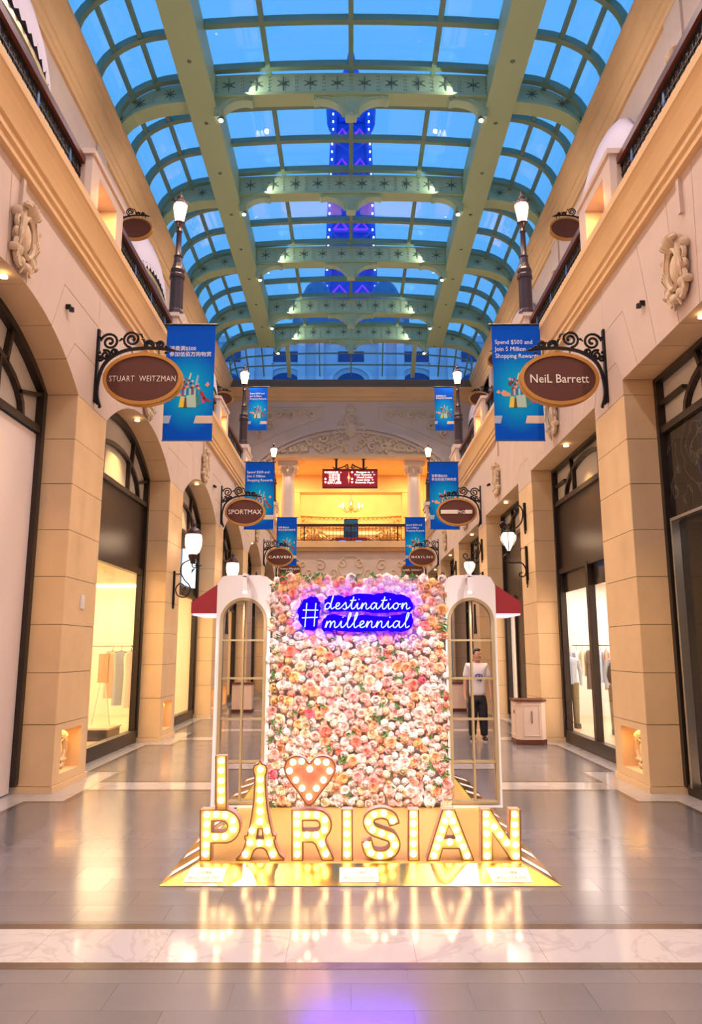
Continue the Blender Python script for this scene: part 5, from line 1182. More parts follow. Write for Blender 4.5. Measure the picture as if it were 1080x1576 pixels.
mirror_panel(1, 1.015, 1.565, 'white arched mirror panel with gold glazing bars right of the flower wall')

# ------------------------------------------------------------------ marquee letters
LY = 6.15
def lp(x, y, Y=LY):
    v = 788-y; dy = 1150*0.98344-v*0.18127; dz = 1150*0.18127+v*0.98344; k = Y/dy; return ((x-540)*k, dz*k+1.7)
c2 = lambda x, y: lp(230+x/3.375, 1110+y/3.374)
c3 = lambda x, y: lp(540+x/3.176, 1110+y/3.178)
def filled(name, outer, holes, y0, y1, m, parent):
    cu = bpy.data.curves.new(name, 'CURVE'); cu.dimensions = '2D'; cu.fill_mode = 'BOTH'; cu.extrude = (y1-y0)/2
    for pl_ in [outer]+holes:
        sp = cu.splines.new('POLY'); sp.points.add(len(pl_)-1); sp.use_cyclic_u = True
        for p, q in zip(sp.points, pl_): p.co = (q[0], q[1], 0, 1)
    o = bpy.data.objects.new(name+'_c', cu); COL.objects.link(o); dg = bpy.context.evaluated_depsgraph_get(); dg.update()
    me = bpy.data.meshes.new_from_object(o.evaluated_get(dg)); bpy.data.objects.remove(o); bpy.data.curves.remove(cu)
    for v in me.vertices: v.co = (v.co.x, (y0+y1)/2 - v.co.z, v.co.y)
    me.transform(Matrix.Translation(-wpos(parent))); me.materials.clear(); me.materials.append(m)
    ob = bpy.data.objects.new(name, me); COL.objects.link(ob); ob.parent = parent; return ob
def marquee(name, label, cv, outer, holes, bulbs, facem=None, dy=0.0, br=0.0245, depth=0.12, floor=True):
    outer = [cv(*p) for p in outer]; holes = [[cv(*p) for p in h] for h in holes]; zmin = min(p[1] for p in outer)
    if floor: outer = [(p[0], p[1]-(zmin-TZ-0.003)*(1 if p[1]-zmin < 0.03 else 0)) for p in outer]
    xc = sum(p[0] for p in outer)/len(outer); zmin = min(p[1] for p in outer); t = empty(name, (xc, LY+dy, zmin), label, 'lit letter' if 'letter' in name else 'lit sign', 'marquee letters on the gold platform' if 'letter' in name else None)
    filled('letter_face', outer, holes, LY+dy+0.018, LY+dy+0.026, facem or M['boxface'], t); filled('letter_back', outer, holes, LY+dy+depth-0.006, LY+dy+depth, M['boxside'], t)
    for q in [outer]+holes:
        m = MB(); m.strip(q, 0.007, 'Y', LY+dy+0.004, LY+dy+depth, closed=True); m.build('letter_side', M['boxside'], t)
        m = MB(); m.strip(q, 0.011, 'Y', LY+dy-0.002, LY+dy+0.006, closed=True); m.build('letter_edge', M['boxedge'], t)
    bm_ = MB().ell((0, 0, 0), br, br*0.9, br, 10, 6).mesh('bulb', M['bulb'], True)
    for b in bulbs: q = cv(*b); child('bulb', bm_, t, (q[0], LY+dy-0.004, q[1]))
    return t
P_out = [(263, 727), (265, 462), (390, 462)] + [(x, z) for x, z in [(392+78*cos(R(a)), 547-85*sin(R(a))) for a in range(80, -81, -16)]] + [(390, 632), (318, 632), (316, 727)]
P_hole = [(322, 517), (378, 517)] + [(380+26*cos(R(a)), 547-30*sin(R(a))) for a in range(60, -61, -30)] + [(378, 577), (321, 577)]
marquee('marquee_letter', 'lit bulb letter P, first of the row, under the small letter I', c2, P_out, [P_hole], [(297, 485), (347, 483), (393, 487), (432, 515), (434, 562), (390, 597), (343, 600), (297, 535), (293, 585), (293, 640), (290, 688)])
halfT = [(574, 205), (582, 222), (602, 230), (609, 246), (608, 264), (600, 284), (601, 330), (605, 400), (612, 460), (622, 520), (634, 574), (640, 594), (653, 596), (653, 612), (645, 618), (655, 655), (673, 692), (698, 720), (698, 727), (628, 727), (618, 700), (606, 672), (592, 660), (574, 657)]
T_out = halfT + [(1148-x, y) for x, y in reversed(halfT[1:-1])]
T_hole = [(563, 558), (585, 558), (592, 612), (554, 612)]
marquee('marquee_letter', 'lit bulb letter A shaped like a tall iron lattice tower, second of the row', c2, T_out, [T_hole], [(576, 250), (574, 303), (573, 355), (573, 410), (574, 467), (573, 520), (532, 567), (610, 567), (521, 630), (572, 632), (620, 632), (497, 690), (640, 690)])
R_out = [(740, 727), (740, 462), (868, 462)] + [(868+76*cos(R(a)), 540-78*sin(R(a))) for a in range(75, -46, -15)] + [(912, 622), (955, 718), (955, 727), (897, 727), (862, 640), (846, 628), (795, 628), (794, 727)]
R_hole = [(793, 515), (862, 515)] + [(864+22*cos(R(a)), 542-27*sin(R(a))) for a in range(60, -61, -30)] + [(862, 570), (793, 570)]
marquee('marquee_letter', 'lit bulb letter R directly below the glowing heart', c2, R_out, [R_hole], [(765, 485), (818, 485), (868, 487), (910, 512), (908, 563), (865, 590), (818, 590), (765, 530), (767, 585), (766, 640), (767, 690), (895, 635), (915, 688)])
marquee('marquee_letter', 'lit bulb letter I between the R and the S', c2, [(1000, 727), (1000, 460), (1052, 460), (1054, 727)], [], [(1025, 483), (1025, 532), (1025, 585), (1025, 637), (1025, 690)])
Sc = smooth_path([(212, 505), (195, 466), (150, 450), (102, 463), (86, 495), (104, 530), (150, 550), (200, 570), (214, 610), (190, 648), (142, 660), (95, 645), (76, 588)], 4)
def offset_poly(path, w):
    L_, R__ = [], []
    for k_ in range(len(path)):
        p0, p1 = path[max(k_-1, 0)], path[min(k_+1, len(path)-1)]; dx, dy = p1[0]-p0[0], p1[1]-p0[1]; l = math.hypot(dx, dy) or 1
        L_.append((path[k_][0]-dy/l*w/2, path[k_][1]+dx/l*w/2)); R__.append((path[k_][0]+dy/l*w/2, path[k_][1]-dx/l*w/2))
    return L_+R__[::-1]
marquee('marquee_letter', 'lit bulb letter S in the middle of the row', c3, offset_poly(Sc, 50), [], [(113, 455), (160, 450), (205, 486), (82, 492), (105, 530), (150, 548), (198, 565), (215, 605), (190, 645), (142, 657), (98, 642), (78, 603)])
marquee('marquee_letter', 'lit bulb letter I between the S and the second A', c3, [(282, 687), (282, 434), (330, 434), (332, 687)], [], [(305, 455), (305, 500), (305, 548), (305, 598), (305, 648)])
marquee('marquee_letter', 'lit bulb plain letter A just before the last letter N', c3, [(372, 687), (448, 434), (505, 434), (600, 687), (548, 687), (530, 622), (448, 622), (430, 687)], [[(478, 510), (512, 575), (456, 575)]], [(478, 452), (458, 487), (497, 487), (445, 530), (513, 530), (432, 573), (482, 590), (527, 573), (420, 613), (547, 613), (405, 655), (567, 655)])
marquee('marquee_letter', 'lit bulb letter N at the right end of the row', c3, [(640, 687), (640, 434), (682, 434), (776, 580), (778, 434), (826, 434), (830, 687), (786, 687), (690, 545), (692, 687)], [], [(660, 455), (660, 500), (662, 550), (664, 603), (665, 657), (700, 515), (728, 555), (760, 595), (800, 455), (800, 505), (802, 550), (804, 603), (806, 657)])
marquee('marquee_letter', 'small lit bulb letter I standing on top of the letter P', c2, [(345, 462), (345, 180), (397, 180), (399, 462)], [], [(373, 205), (372, 255), (372, 308), (371, 358), (371, 410)], floor=False, depth=0.09)
hb = smooth_path([(830, 222), (800, 192), (755, 184), (715, 205), (702, 250), (722, 300), (775, 370), (830, 438), (890, 368), (942, 300), (964, 250), (950, 205), (908, 184), (862, 192)], 4, closed=True)
marquee('marquee_heart', 'glowing coral heart with warm bulbs standing on the letter R', c2, hb, [], [(745, 213), (790, 208), (832, 248), (872, 210), (918, 213), (727, 258), (936, 258), (760, 305), (903, 305), (792, 348), (867, 348), (828, 392)], facem=M['heartface'], floor=False, depth=0.10)
for x in (-0.95, -0.45, 0.05, 0.55, 1.05): lamp('POINT', 'bulb_fill', (x, 6.02, 0.34), 1.2, (1.0, 0.66, 0.28), 0.15)

# ------------------------------------------------------------------ cabinets
def cabinet(x, y, label, rz=0):
    t = empty('corner_cabinet', (x, y, 0), label, 'cabinet', 'pale cabinets by the piers'); w, d, h, c = 0.27, 0.26, 0.80, 0.09
    pl_ = lambda w, d, c: [(x-w+c, y-d), (x+w-c, y-d), (x+w, y-d+c), (x+w, y+d), (x-w, y+d), (x-w, y-d+c)]
    MB().prism(pl_(w+0.01, d+0.01, c), 'Z', 0, 0.09).build('plinth', M['signbrown'], t); MB().prism(pl_(w, d, c), 'Z', 0.09, h-0.04).build('body', mat_pinkwhite, t)
    MB().prism(pl_(w+0.02, d+0.02, c), 'Z', h-0.04, h).build('top', M['signbrown'], t)
    m = MB(); m.strip([(x-w+c+0.04, 0.16), (x+w-c-0.04, 0.16), (x+w-c-0.04, h-0.10), (x-w+c+0.04, h-0.10)], 0.02, 'Y', y-d-0.010, y-d, closed=True); m.build('door_moulding', mat_pinkwhite, t)
    m = MB(); m.strip([(y-d+c+0.04, 0.16), (y+d-0.06, 0.16), (y+d-0.06, h-0.10), (y-d+c+0.04, h-0.10)], 0.02, 'X', x-w-0.010, x-w, closed=True); m.build('door_moulding', mat_pinkwhite, t)
    MB().box(x-0.006, x+0.006, y-d-0.025, y-d-0.008, h-0.42, h-0.2).build('handle', M['signbrown'], t); MB().box(x-w-0.012, x-w, y-0.05, y-0.03, h-0.26, h-0.20).build('lock_plate', M['black'], t)
    return t
mat_pinkwhite = mat('pinkish_lacquer', (0.72, 0.56, 0.48), 0.4)
cabinet(3.30, 14.35, 'pinkish white cabinet with brown top beside the second right pier')
cabinet(-3.0, -5.0, 'pinkish white cabinet seen only in the left mirror')
cabinet(2.95, -5.4, 'pinkish white cabinet seen behind the man in the right mirror')

# ------------------------------------------------------------------ small fittings on the arcade
for sx, y, z in ((-1, 8.85, 5.96), (1, 8.58, 5.88), (-1, 14.0, 5.9), (1, 13.7, 5.9), (-1, 19.1, 5.9), (1, 18.9, 5.9)):
    t = empty('security_camera', (sx*3.6, y, z), 'small dark fitting on the %s arcade wall, %s above the arches' % ('left' if sx < 0 else 'right', 'nearest' if y < 9 else ('second' if y < 15 else 'third')), 'fitting', 'small wall fittings')
    MB().box(sx*3.6, sx*3.54, y-0.05, y-0.02, z-0.03, z+0.03).build('mount', M['iron'], t); MB().lathe([(0.035, 0), (0.03, 0.05), (0.01, 0.06)], (sx*3.55, y+0.03, z-0.03), 8).build('head', M['iron'], t)
t = empty('wall_plate', (-3.6, 9.66, 2.35), 'small white switch plate on the nearest left pier', 'switch plate')
MB().box(-3.602, -3.585, 9.98, 10.12, 2.24, 2.42).build('plate', M['white'], t); MB().box(-3.585, -3.580, 10.01, 10.09, 2.29, 2.37).build('rocker', M['shopwall_w'], t)

# ------------------------------------------------------------------ upper floor awnings
def dome_awning(sx, y, label):
    t = empty('dome_awning', (sx*7.5, y, 14.0), label, 'awning', 'lilac dome awnings on the upper floor'); a_, b_, zt, zb_ = 2.45, 0.85, 15.95, 13.95
    m = MB(); rings = []
    for i in range(13):
        th = pi*i/12; cy_, ct = cos(th), sin(th)
        rings.append([(sx*(7.50-b_*cos(ph)*(ct**0.6 if ct > 0 else 0)), y-a_*cy_*(0.55+0.45*cos(ph)), (13.2+1.25*ct)+(zt-13.2-1.25*ct)*sin(ph)*(0.15+0.85*ct)) for ph in [R(90)*q/8 for q in range(9)]])
    m.loft(rings, closed=False, caps=False); m.build('canopy', M['lilac_canvas'], t, True)
    m = MB(); p = [(sx*(7.50-b_*max(0, sin(pi*i/24))**0.6), y-a_*cos(pi*i/24)) for i in range(25)]
    for i in range(24):
        (x0_, y0_), (x1_, y1_) = p[i], p[i+1]; zb_ = 13.2+1.25*sin(pi*(i+0.5)/24); m.add([(x0_, y0_, zb_), (x1_, y1_, zb_), (x1_, y1_, zb_-0.10), ((x0_+x1_)/2, (y0_+y1_)/2, zb_-0.24), (x0_, y0_, zb_-0.10)], [(0, 1, 2, 3, 4)])
    m.build('scalloped_valance', M['lilac_canvas'], t)
    m = MB(); m.strip([(y+q[0], q[1]) for q in arc(0, 13.0, 2.4, 1.15, 0, 180, 20)], 0.14, 'X', sx*6.72, sx*6.80); m.build('gold_arch', M['goldpaint'], t)
    m = MB(); m.prism([(y+q[0], q[1]) for q in [(2.4, 8.2)] + arc(0, 13.0, 2.4, 1.12, 0, 180, 20) + [(-2.4, 8.2)]], 'X', sx*6.82, sx*6.86); m.build('arch_window', mat('aqua_window', (0.20, 0.42, 0.50), 0.15) if 'aqua_window' not in bpy.data.materials else bpy.data.materials['aqua_window'], t)
for sx, ks in ((-1, (0, 2, 4)), (1, (1, 3, 5))):
    for i, k in enumerate(ks): dome_awning(sx, (pc(k)+PIT/2)*1.05, 'pale lilac dome awning with scalloped edge on the %s upper wall, %s' % ('left' if sx < 0 else 'right', ORD[i]))

# ------------------------------------------------------------------ in the shops
def garment(x, y, z, h, w, m, name, label, group, rz=0.0, rail=True):
    t = empty(name, (x, y, z), label, 'garment', group); t.rotation_euler = (0, 0, rz)
    def B(mb, n_, mm, sm=False): return child(n_, mb.mesh(n_, mm, sm), t, (x, y, z))
    rings = []
    for i, (f, ww, dd) in enumerate(((0, 0.25, 0.5), (0.04, 0.85, 0.9), (0.12, 1.0, 1.0), (0.4, 0.86, 1.0), (0.7, 0.92, 1.1), (1.0, 1.0, 1.2))):
        rings.append([(w/2*ww*cos(a)*(1+0.06*sin(5*a)), 0.05*dd*sin(a)*(1+0.25*sin(4*a)), -0.10-h*f) for a in [2*pi*q/16 for q in range(16)]])
    m_ = MB(); m_.loft(rings); B(m_, 'cloth', m, True)
    m_ = MB(); m_.tube(smooth_path([(0.0, 0, -0.10), (0, 0, -0.04), (0.02, 0, 0.0), (0, 0, 0.02), (-0.02, 0, 0.0)], 3), 0.006, 4); m_.tube([(-w*0.42, 0, -0.13), (0, 0, -0.09), (w*0.42, 0, -0.13)], 0.008, 4); B(m_, 'hanger', M['iron'])
    return t
def rack(x, y, w, z, label, ang=0.0):
    t = empty('clothes_rack', (x, y, 0), label, 'clothes rack'); t.rotation_euler = (0, 0, ang)
    m = MB(); m.tube([(-w/2, 0, 0.05), (-w/2, 0, z), (w/2, 0, z), (w/2, 0, 0.05)], 0.014, 6); me = m.mesh('rail', M['iron']); child('rail', me, t, (x, y, 0))
    for s in (-1, 1): m = MB(); m.box(s*w/2-0.02, s*w/2+0.02, -0.22, 0.22, 0.05, 0.08); child('foot', m.mesh('foot', M['iron']), t, (x, y, 0))
    return t
rack(-5.25, 16.6, 1.3, 1.78, 'thin dark clothes rack inside the left shop window')
for i, (dx, h, mm, lb) in enumerate(((-0.05, 1.0, 'p_cream', 'pale draped garment on the left shop rack'), (0.14, 1.15, 'p_silver', 'greyish garment on the left shop rack, second from the window'), (0.36, 1.2, 'sticker', 'long ivory garment on the left shop rack'))):
    garment(-5.5+dx+0.35, 16.6, 1.77, h, 0.34, PAL.get(mm) or M[mm], 'hanging_garment', lb, 'garments in the left shop', rz=0.7)
t = empty('display_board', (-4.95, 15.3, 0.05), 'narrow brown board on white legs in the left shop', 'board')
MB().box(-5.06, -4.86, 15.28, 15.32, 1.05, 1.62).build('board', M['boxside'], t)
for s in (-1, 1): MB().tube([(-4.96+s*0.05, 15.3, 1.05), (-4.96+s*0.18, 15.3+0.1*s, 0.05)], 0.015, 6).build('leg', M['white'], t)
for i in range(3):
    t = empty('timber_pole', (-4.75-0.07*i, 13.3+0.15*i, 0.05), 'slim upright gilded timber, %s of the bundle in the left shop' % ('left one', 'middle one', 'right one')[i], 'pole', 'timbers in the left shop')
    MB().box(-4.77-0.07*i, -4.73-0.07*i, 13.28+0.15*i, 13.32+0.15*i, 0.05, 2.3).build('timber', M['goldpaint'], t)
    MB().box(-4.79-0.07*i, -4.71-0.07*i, 13.26+0.15*i, 13.34+0.15*i, 0.05, 0.08).build('foot_plate', M['goldpaint'], t)
t = empty('low_plinth', (-5.0, 14.4, 0.05), 'low dark grey step in the left shop window', 'plinth'); MB().box(-5.5, -4.45, 14.2, 14.9, 0.05, 0.25).build('body', M['fascia'], t); MB().box(-5.52, -4.43, 14.18, 14.92, 0.25, 0.28).build('top', M['shopfloor'], t)
MB().box(-8.1, -4.2, 19.72, 19.78, 3.32, 3.38).build('trim_5', mat('cove_light', (1, 0.9, 0.7), 0.4, emit=(1, 0.80, 0.5), estr=4))['kind'] = 'structure'
rack(6.05, 18.0, 1.9, 1.80, 'long dark clothes rail against the white wall of the right shop')
rnd = random.Random(9)
cols = ['p_silver', 'p_white', 'p_cream', 'p_dark', 'p_white', 'p_silver', 'p_peach', 'p_white', 'p_cream', 'p_silver', 'p_white', 'p_dark', 'p_silver']
cn = {'p_silver': 'grey-blue', 'p_white': 'white', 'p_cream': 'beige', 'p_dark': 'black', 'p_peach': 'orange'}
for i, c in enumerate(cols):
    garment(5.2+i*0.14, 18.0, 1.79, rnd.uniform(0.55, 0.95), 0.36, PAL[c], 'hanging_garment', '%s garment on the right shop rail, %s from its left end' % (cn[c], (['first']+ORD[1:]+['thirteenth'])[i]), 'garments in the right shop', rz=1.15)
def mannequin(x, y, label, bag=True):
    t = empty('mannequin', (x, y, 0.05), label, 'mannequin'); z = 0.05
    def rg(cx, cz, rx, ry, n=12): return [(x+cx+rx*cos(2*pi*i/n), y+ry*sin(2*pi*i/n), z+cz) for i in range(n)]
    m = MB(); m.loft([rg(0, 0.92, .16, .11), rg(0, 1.05, .15, .10), rg(0, 1.2, .15, .10), rg(0, 1.36, .19, .11), rg(0, 1.46, .17, .09), rg(0, 1.50, .06, .05), rg(0, 1.58, .05, .05)]); m.build('torso', PAL['p_silver'], t, True)
    m = MB(); m.loft([rg(0, 1.58, .045, .045), rg(0, 1.63, .07, .08), rg(0, 1.72, .08, .095), rg(0, 1.80, .06, .07), rg(0, 1.83, .02, .03)]); m.build('head', M['white'], t, True)
    for s in (-1, 1):
        m = MB(); m.loft([rg(s*.09, 0.95, .10, .11), rg(s*.10, 0.5, .075, .08), rg(s*.10, 0.1, .06, .065)]); m.build('trouser_leg', mat_khaki, t, True)
        m = MB(); m.tube([(x+s*.19, y, z+1.42), (x+s*.24, y+0.02, z+1.15), (x+s*.22, y-0.06, z+0.9)], [.055, .045, .03], 8); m.build('arm', PAL['p_silver'], t, True)
        m = MB(); m.box(x+s*.10-0.045, x+s*.10+0.045, y-0.16, y+0.07, z, z+0.1); m.build('shoe', M['black'], t)
    if bag: m = MB(); m.loft([rg(-0.02, 1.0, .14, .22, 10), rg(-0.02, 1.15, .17, .25, 10), rg(-0.02, 1.38, .15, .22, 10), rg(-0.02, 1.46, .08, .12, 10)]); m.build('rucksack', PAL['p_dark'], t, True)
mat_khaki = mat('khaki_cloth', (0.16, 0.15, 0.09), 0.8)
mannequin(5.32, 15.3, 'dressed mannequin with a dark rucksack in the right shop')
mannequin(4.75, 16.6, 'slim mannequin behind the glass at the left edge of the right shop', bag=False)
for i, (x, y) in enumerate(((4.75, 14.3), (4.55, 12.6))):
    t = empty('track_spotlight', (x, y, 3.40), 'black track spotlight on the right shop ceiling, %s' % ('farther one', 'nearer one')[i], 'spotlight', 'track spotlights in the right shop')
    MB().lathe([(0.05, 0), (0.055, -0.16), (0.05, -0.17)], (x, y, 3.30), 10).build('housing', M['black'], t); MB().box(x-0.02, x+0.02, y-0.02, y+0.02, 3.28, 3.40).build('stem', M['black'], t)

# ------------------------------------------------------------------ the man whose reflection stands in the right mirror
def skin_mesh(name, joints, edges, mt, parent, sub=2, origin=(0, 0, 0)):
    me = bpy.data.meshes.new(name+'_skel'); me.from_pydata([j[:3] for j in joints], edges, [])
    o = bpy.data.objects.new(name+'_skel', me); COL.objects.link(o)
    mod = o.modifiers.new('Skin', 'SKIN'); mod.use_smooth_shade = True
    for i, j in enumerate(joints):
        v = me.skin_vertices[0].data[i]; rx = j[3]; v.radius = (rx, j[4] if len(j) > 4 else rx); v.use_root = (i == 0)
    sb = o.modifiers.new('Sub', 'SUBSURF'); sb.levels = sub; sb.render_levels = sub
    dg = bpy.context.evaluated_depsgraph_get(); dg.update(); m2 = bpy.data.meshes.new_from_object(o.evaluated_get(dg)); bpy.data.objects.remove(o)
    m2.materials.clear(); m2.materials.append(mt); m2.polygons.foreach_set('use_smooth', [True]*len(m2.polygons)); m2.name = name
    return child(name, m2, parent, origin)
man = empty('person', (2.41, 1.69, 0), 'standing man in white printed T-shirt and black trousers, reflected in the right mirror', 'person')
skin = mat('skin', (0.60, 0.34, 0.22), 0.5); tee = mat('white_tee', (0.82, 0.80, 0.80), 0.8); trs = mat('black_trousers', (0.018, 0.017, 0.02), 0.8); hair = mat('black_hair', (0.012, 0.01, 0.01), 0.6)
OM = (2.41, 1.69, 0)
# one continuous body (facing +Y towards the mirror): pelvis first
J = [(0, 0, 0.92, .13, .10), (0, 0, 1.10, .125, .09), (0, 0.005, 1.28, .145, .10), (0, 0, 1.41, .12, .085), (0, 0.0, 1.47, .055, .055), (0, 0.012, 1.53, .05, .052), (0, 0.02, 1.60, .074, .088), (0, 0.015, 1.67, .066, .080)]
E_ = [(0, 1), (1, 2), (2, 3), (3, 4), (4, 5), (5, 6), (6, 7)]
for s in (-1, 1):
    n0 = len(J); J += [(s*.155, 0, 1.395, .060), (s*.205, -0.01, 1.20, .044), (s*.225, 0.0, 1.10, .040), (s*.24, 0.03, 0.98, .034), (s*.245, 0.06, 0.86, .024), (s*.245, 0.07, 0.82, .030, .018), (s*.243, 0.078, 0.775, .034, .015)]
    E_ += [(3, n0)]+[(n0+i, n0+i+1) for i in range(6)]
    n1 = len(J); J += [(s*.085, 0, 0.86, .09), (s*.095, 0.01, 0.66, .072), (s*.10, 0.012, 0.48, .056), (s*.105, -0.01, 0.28, .050), (s*.105, -0.015, 0.10, .036), (s*.115, 0.02, 0.055, .038, .03), (s*.125, 0.12, 0.04, .036, .024)]
    E_ += [(0, n1)]+[(n1+i, n1+i+1) for i in range(6)]
skin_mesh('body', J, E_, skin, man, origin=OM)
# fingers, each its own tapering chain rooted in the palm
for s in (-1, 1):
    bx, by, bz = s*.243, 0.078, 0.785
    for i, (dy, ln) in enumerate(((-0.024, .070), (-0.008, .080), (0.008, .076), (0.024, .060))):
        J2 = [(bx, by+dy*0.8, bz, .010), (bx-s*.002, by+dy+0.004, bz-ln*0.45, .0095), (bx-s*.010, by+dy+0.010, bz-ln*0.8, .0085), (bx-s*.020, by+dy+0.014, bz-ln, .007)]
        skin_mesh('finger', J2, [(0, 1), (1, 2), (2, 3)], skin, man, 1, OM)
    skin_mesh('thumb', [(bx, by+0.02, bz+0.025, .012), (bx-s*.012, by+0.045, bz, .011), (bx-s*.018, by+0.055, bz-0.028, .009)], [(0, 1), (1, 2)], skin, man, 1, OM)
# T-shirt: torso shell with sleeves
Jt = [(0, 0, 0.80, .172, .125), (0, 0, 0.92, .178, .128), (0, 0, 1.08, .172, .120), (0, 0.005, 1.27, .182, .126), (0, 0, 1.40, .145, .100), (0, 0, 1.452, .068, .066)]
Et = [(0, 1), (1, 2), (2, 3), (3, 4), (4, 5)]
for s in (-1, 1):
    n0 = len(Jt); Jt += [(s*.165, 0, 1.395, .074), (s*.205, -0.008, 1.22, .066), (s*.215, -0.005, 1.17, .066)]; Et += [(4, n0), (n0, n0+1), (n0+1, n0+2)]
skin_mesh('t_shirt', Jt, Et, tee, man, origin=OM)
Jp = [(0, 0, 0.93, .145, .112), (0, 0, 0.86, .14, .11)]; Ep = [(0, 1)]
for s in (-1, 1):
    n0 = len(Jp); Jp += [(s*.082, 0, 0.76, .118, .112), (s*.096, 0.01, 0.5, .100), (s*.108, -0.005, 0.25, .082), (s*.110, -0.005, 0.09, .076)]; Ep += [(1, n0), (n0, n0+1), (n0+1, n0+2), (n0+2, n0+3)]
skin_mesh('trousers', Jp, Ep, trs, man, origin=OM)
HX = R(-38)   # head turned towards the right of the picture
def hp_(p): v = Matrix.Rotation(HX, 3, 'Z') @ Vector((p[0], p[1], 0)); return (OM[0]+v.x, OM[1]+0.02+v.y, p[2])
m = MB(); m.ell((0, 0.0, 1.595), 0.078, 0.096, 0.118, 18, 12); m.ell((0, 0.092, 1.585), 0.014, 0.022, 0.020, 8, 6); m.ell((0, 0.086, 1.605), 0.009, 0.014, 0.03, 8, 6); m.ell((0, 0.040, 1.515), 0.050, 0.056, 0.038, 12, 8)
for s in (-1, 1): m.ell((s*0.080, -0.005, 1.595), 0.012, 0.020, 0.030, 8, 6)
m.map(hp_); m.build('head', skin, man, True)
m = MB(); m.ell((0, -0.024, 1.632), 0.083, 0.092, 0.088, 18, 10); m.ell((0, 0.035, 1.700), 0.066, 0.055, 0.030, 12, 6)
for s in (-1, 1): m.ell((s*0.074, -0.02, 1.615), 0.014, 0.045, 0.045, 8, 6)
m.map(hp_); m.build('hair', hair, man, True)
m = MB()
for s in (-1, 1): m.ell((s*0.031, 0.083, 1.607), 0.012, 0.008, 0.006, 8, 4); m.box(s*0.031-0.018, s*0.031+0.018, 0.080, 0.090, 1.624, 1.630)
m.map(hp_); m.build('eyes', hair, man)
m = MB(); m.ell((0, 0.088, 1.548), 0.022, 0.008, 0.006, 10, 4); m.map(hp_); m.build('mouth', mat('lips', (0.42, 0.14, 0.11), 0.5), man)
for s in (-1, 1):
    m = MB(); m.ell((2.41+s*.115, 1.69+0.055, 0.045), 0.048, 0.135, 0.045, 14, 8); m.build('shoe', M['black'], man, True)
    MB().prism([(2.41+s*.115+0.05*cos(a), 1.69+0.055+0.14*sin(a)) for a in [2*pi*i/16 for i in range(16)]], 'Z', 0.004, 0.024).build('sole', M['white'], man)
m = MB(); bl = [(2.41+0.060*cos(a)*(1+0.2*sin(3*a))+0.02, 1.19+0.065*sin(a)*(1+0.15*cos(2*a))) for a in [2*pi*i/18 for i in range(18)]]
m.strip(bl, 0.012, 'Y', 1.69+0.112, 1.69+0.134, closed=True); m.strip([(2.44, 1.22), (2.43, 1.17), (2.47, 1.14), (2.46, 1.11)], 0.02, 'Y', 1.69+0.112, 1.69+0.134); m.build('shirt_print', mat('print_blue', (0.02, 0.08, 0.42), 0.6), man)

# ------------------------------------------------------------------ the far end behind the photographer, seen in the mirrors
bw = empty('wall_back', (0, -16.5, 0), kind='structure')
MB().box(-4.2, 4.2, -16.9, -16.5, 0, 7.5).build('wall_panel', M['plaster'], bw); MB().box(-7.4, 7.4, -16.9, -16.5, 7.5, 17.0).build('wall_panel', M['plaster'], bw)
t = empty('tower_model', (-1.9, -12.0, 0), 'dark lattice tower model seen in the left mirror', 'tower model')
m = MB()
for sx in (-1, 1):
    for sy in (-1, 1): m.tube([(-1.9+sx*r, -12+sy*r, z) for r, z in ((0.55, 0), (0.32, 0.8), (0.2, 1.6), (0.10, 2.6), (0.03, 3.8))], [.06, .05, .045, .04, .02], 5)
m.build('leg_frame', M['iron'], t)
for z, r in ((0.9, 0.36), (1.8, 0.22)): MB().box(-1.9-r, -1.9+r, -12-r, -12+r, z, z+0.08).build('platform', M['iron'], t)
t = empty('blue_screen_stand', (-2.6, -13.5, 0), 'tall blue display screen seen in the left mirror', 'screen')
MB().box(-3.0, -2.2, -13.6, -13.4, 0, 3.6).build('casing', M['black'], t); MB().box(-2.92, -2.28, -13.4, -13.38, 1.2, 3.5).build('screen', bpy.data.materials['blue_screen'], t)
t = empty('blue_hoarding', (3.2, -9.5, 0), 'blue shimmering display panel seen in the right mirror', 'display panel')
MB().box(2.75, 3.45, -9.6, -9.4, 0, 4.4).build('panel', PAL['p_silver'], t); m = MB(); rnd = random.Random(2)
for i in range(60): x = rnd.uniform(2.8, 3.4); z = rnd.uniform(0.3, 4.3); m.box(x-0.03, x+0.03, -9.4, -9.38, z-0.08, z+0.08, i % 3)
m.build('speckle', [M['bluepaint'], PAL['p_white'], M['banner']], t)['kind'] = 'stuff'
for i, sx in enumerate((-1, 1)):
    t = empty('tower_emblem', (sx*3.6, -5.4, 2.2), 'small black tower-shaped emblem on a pier, seen in the %s mirror' % ('left', 'right')[i], 'emblem')
    m = MB(); m.prism([(-5.4+a, 2.15+b) for a, b in ((-0.17, 0), (-0.10, 0.22), (-0.05, 0.5), (-0.01, 0.85), (0.01, 0.85), (0.05, 0.5), (0.10, 0.22), (0.17, 0), (0.09, 0), (0.0, 0.12), (-0.09, 0))], 'X', sx*3.55, sx*3.6); m.build('silhouette', M['black'], t)

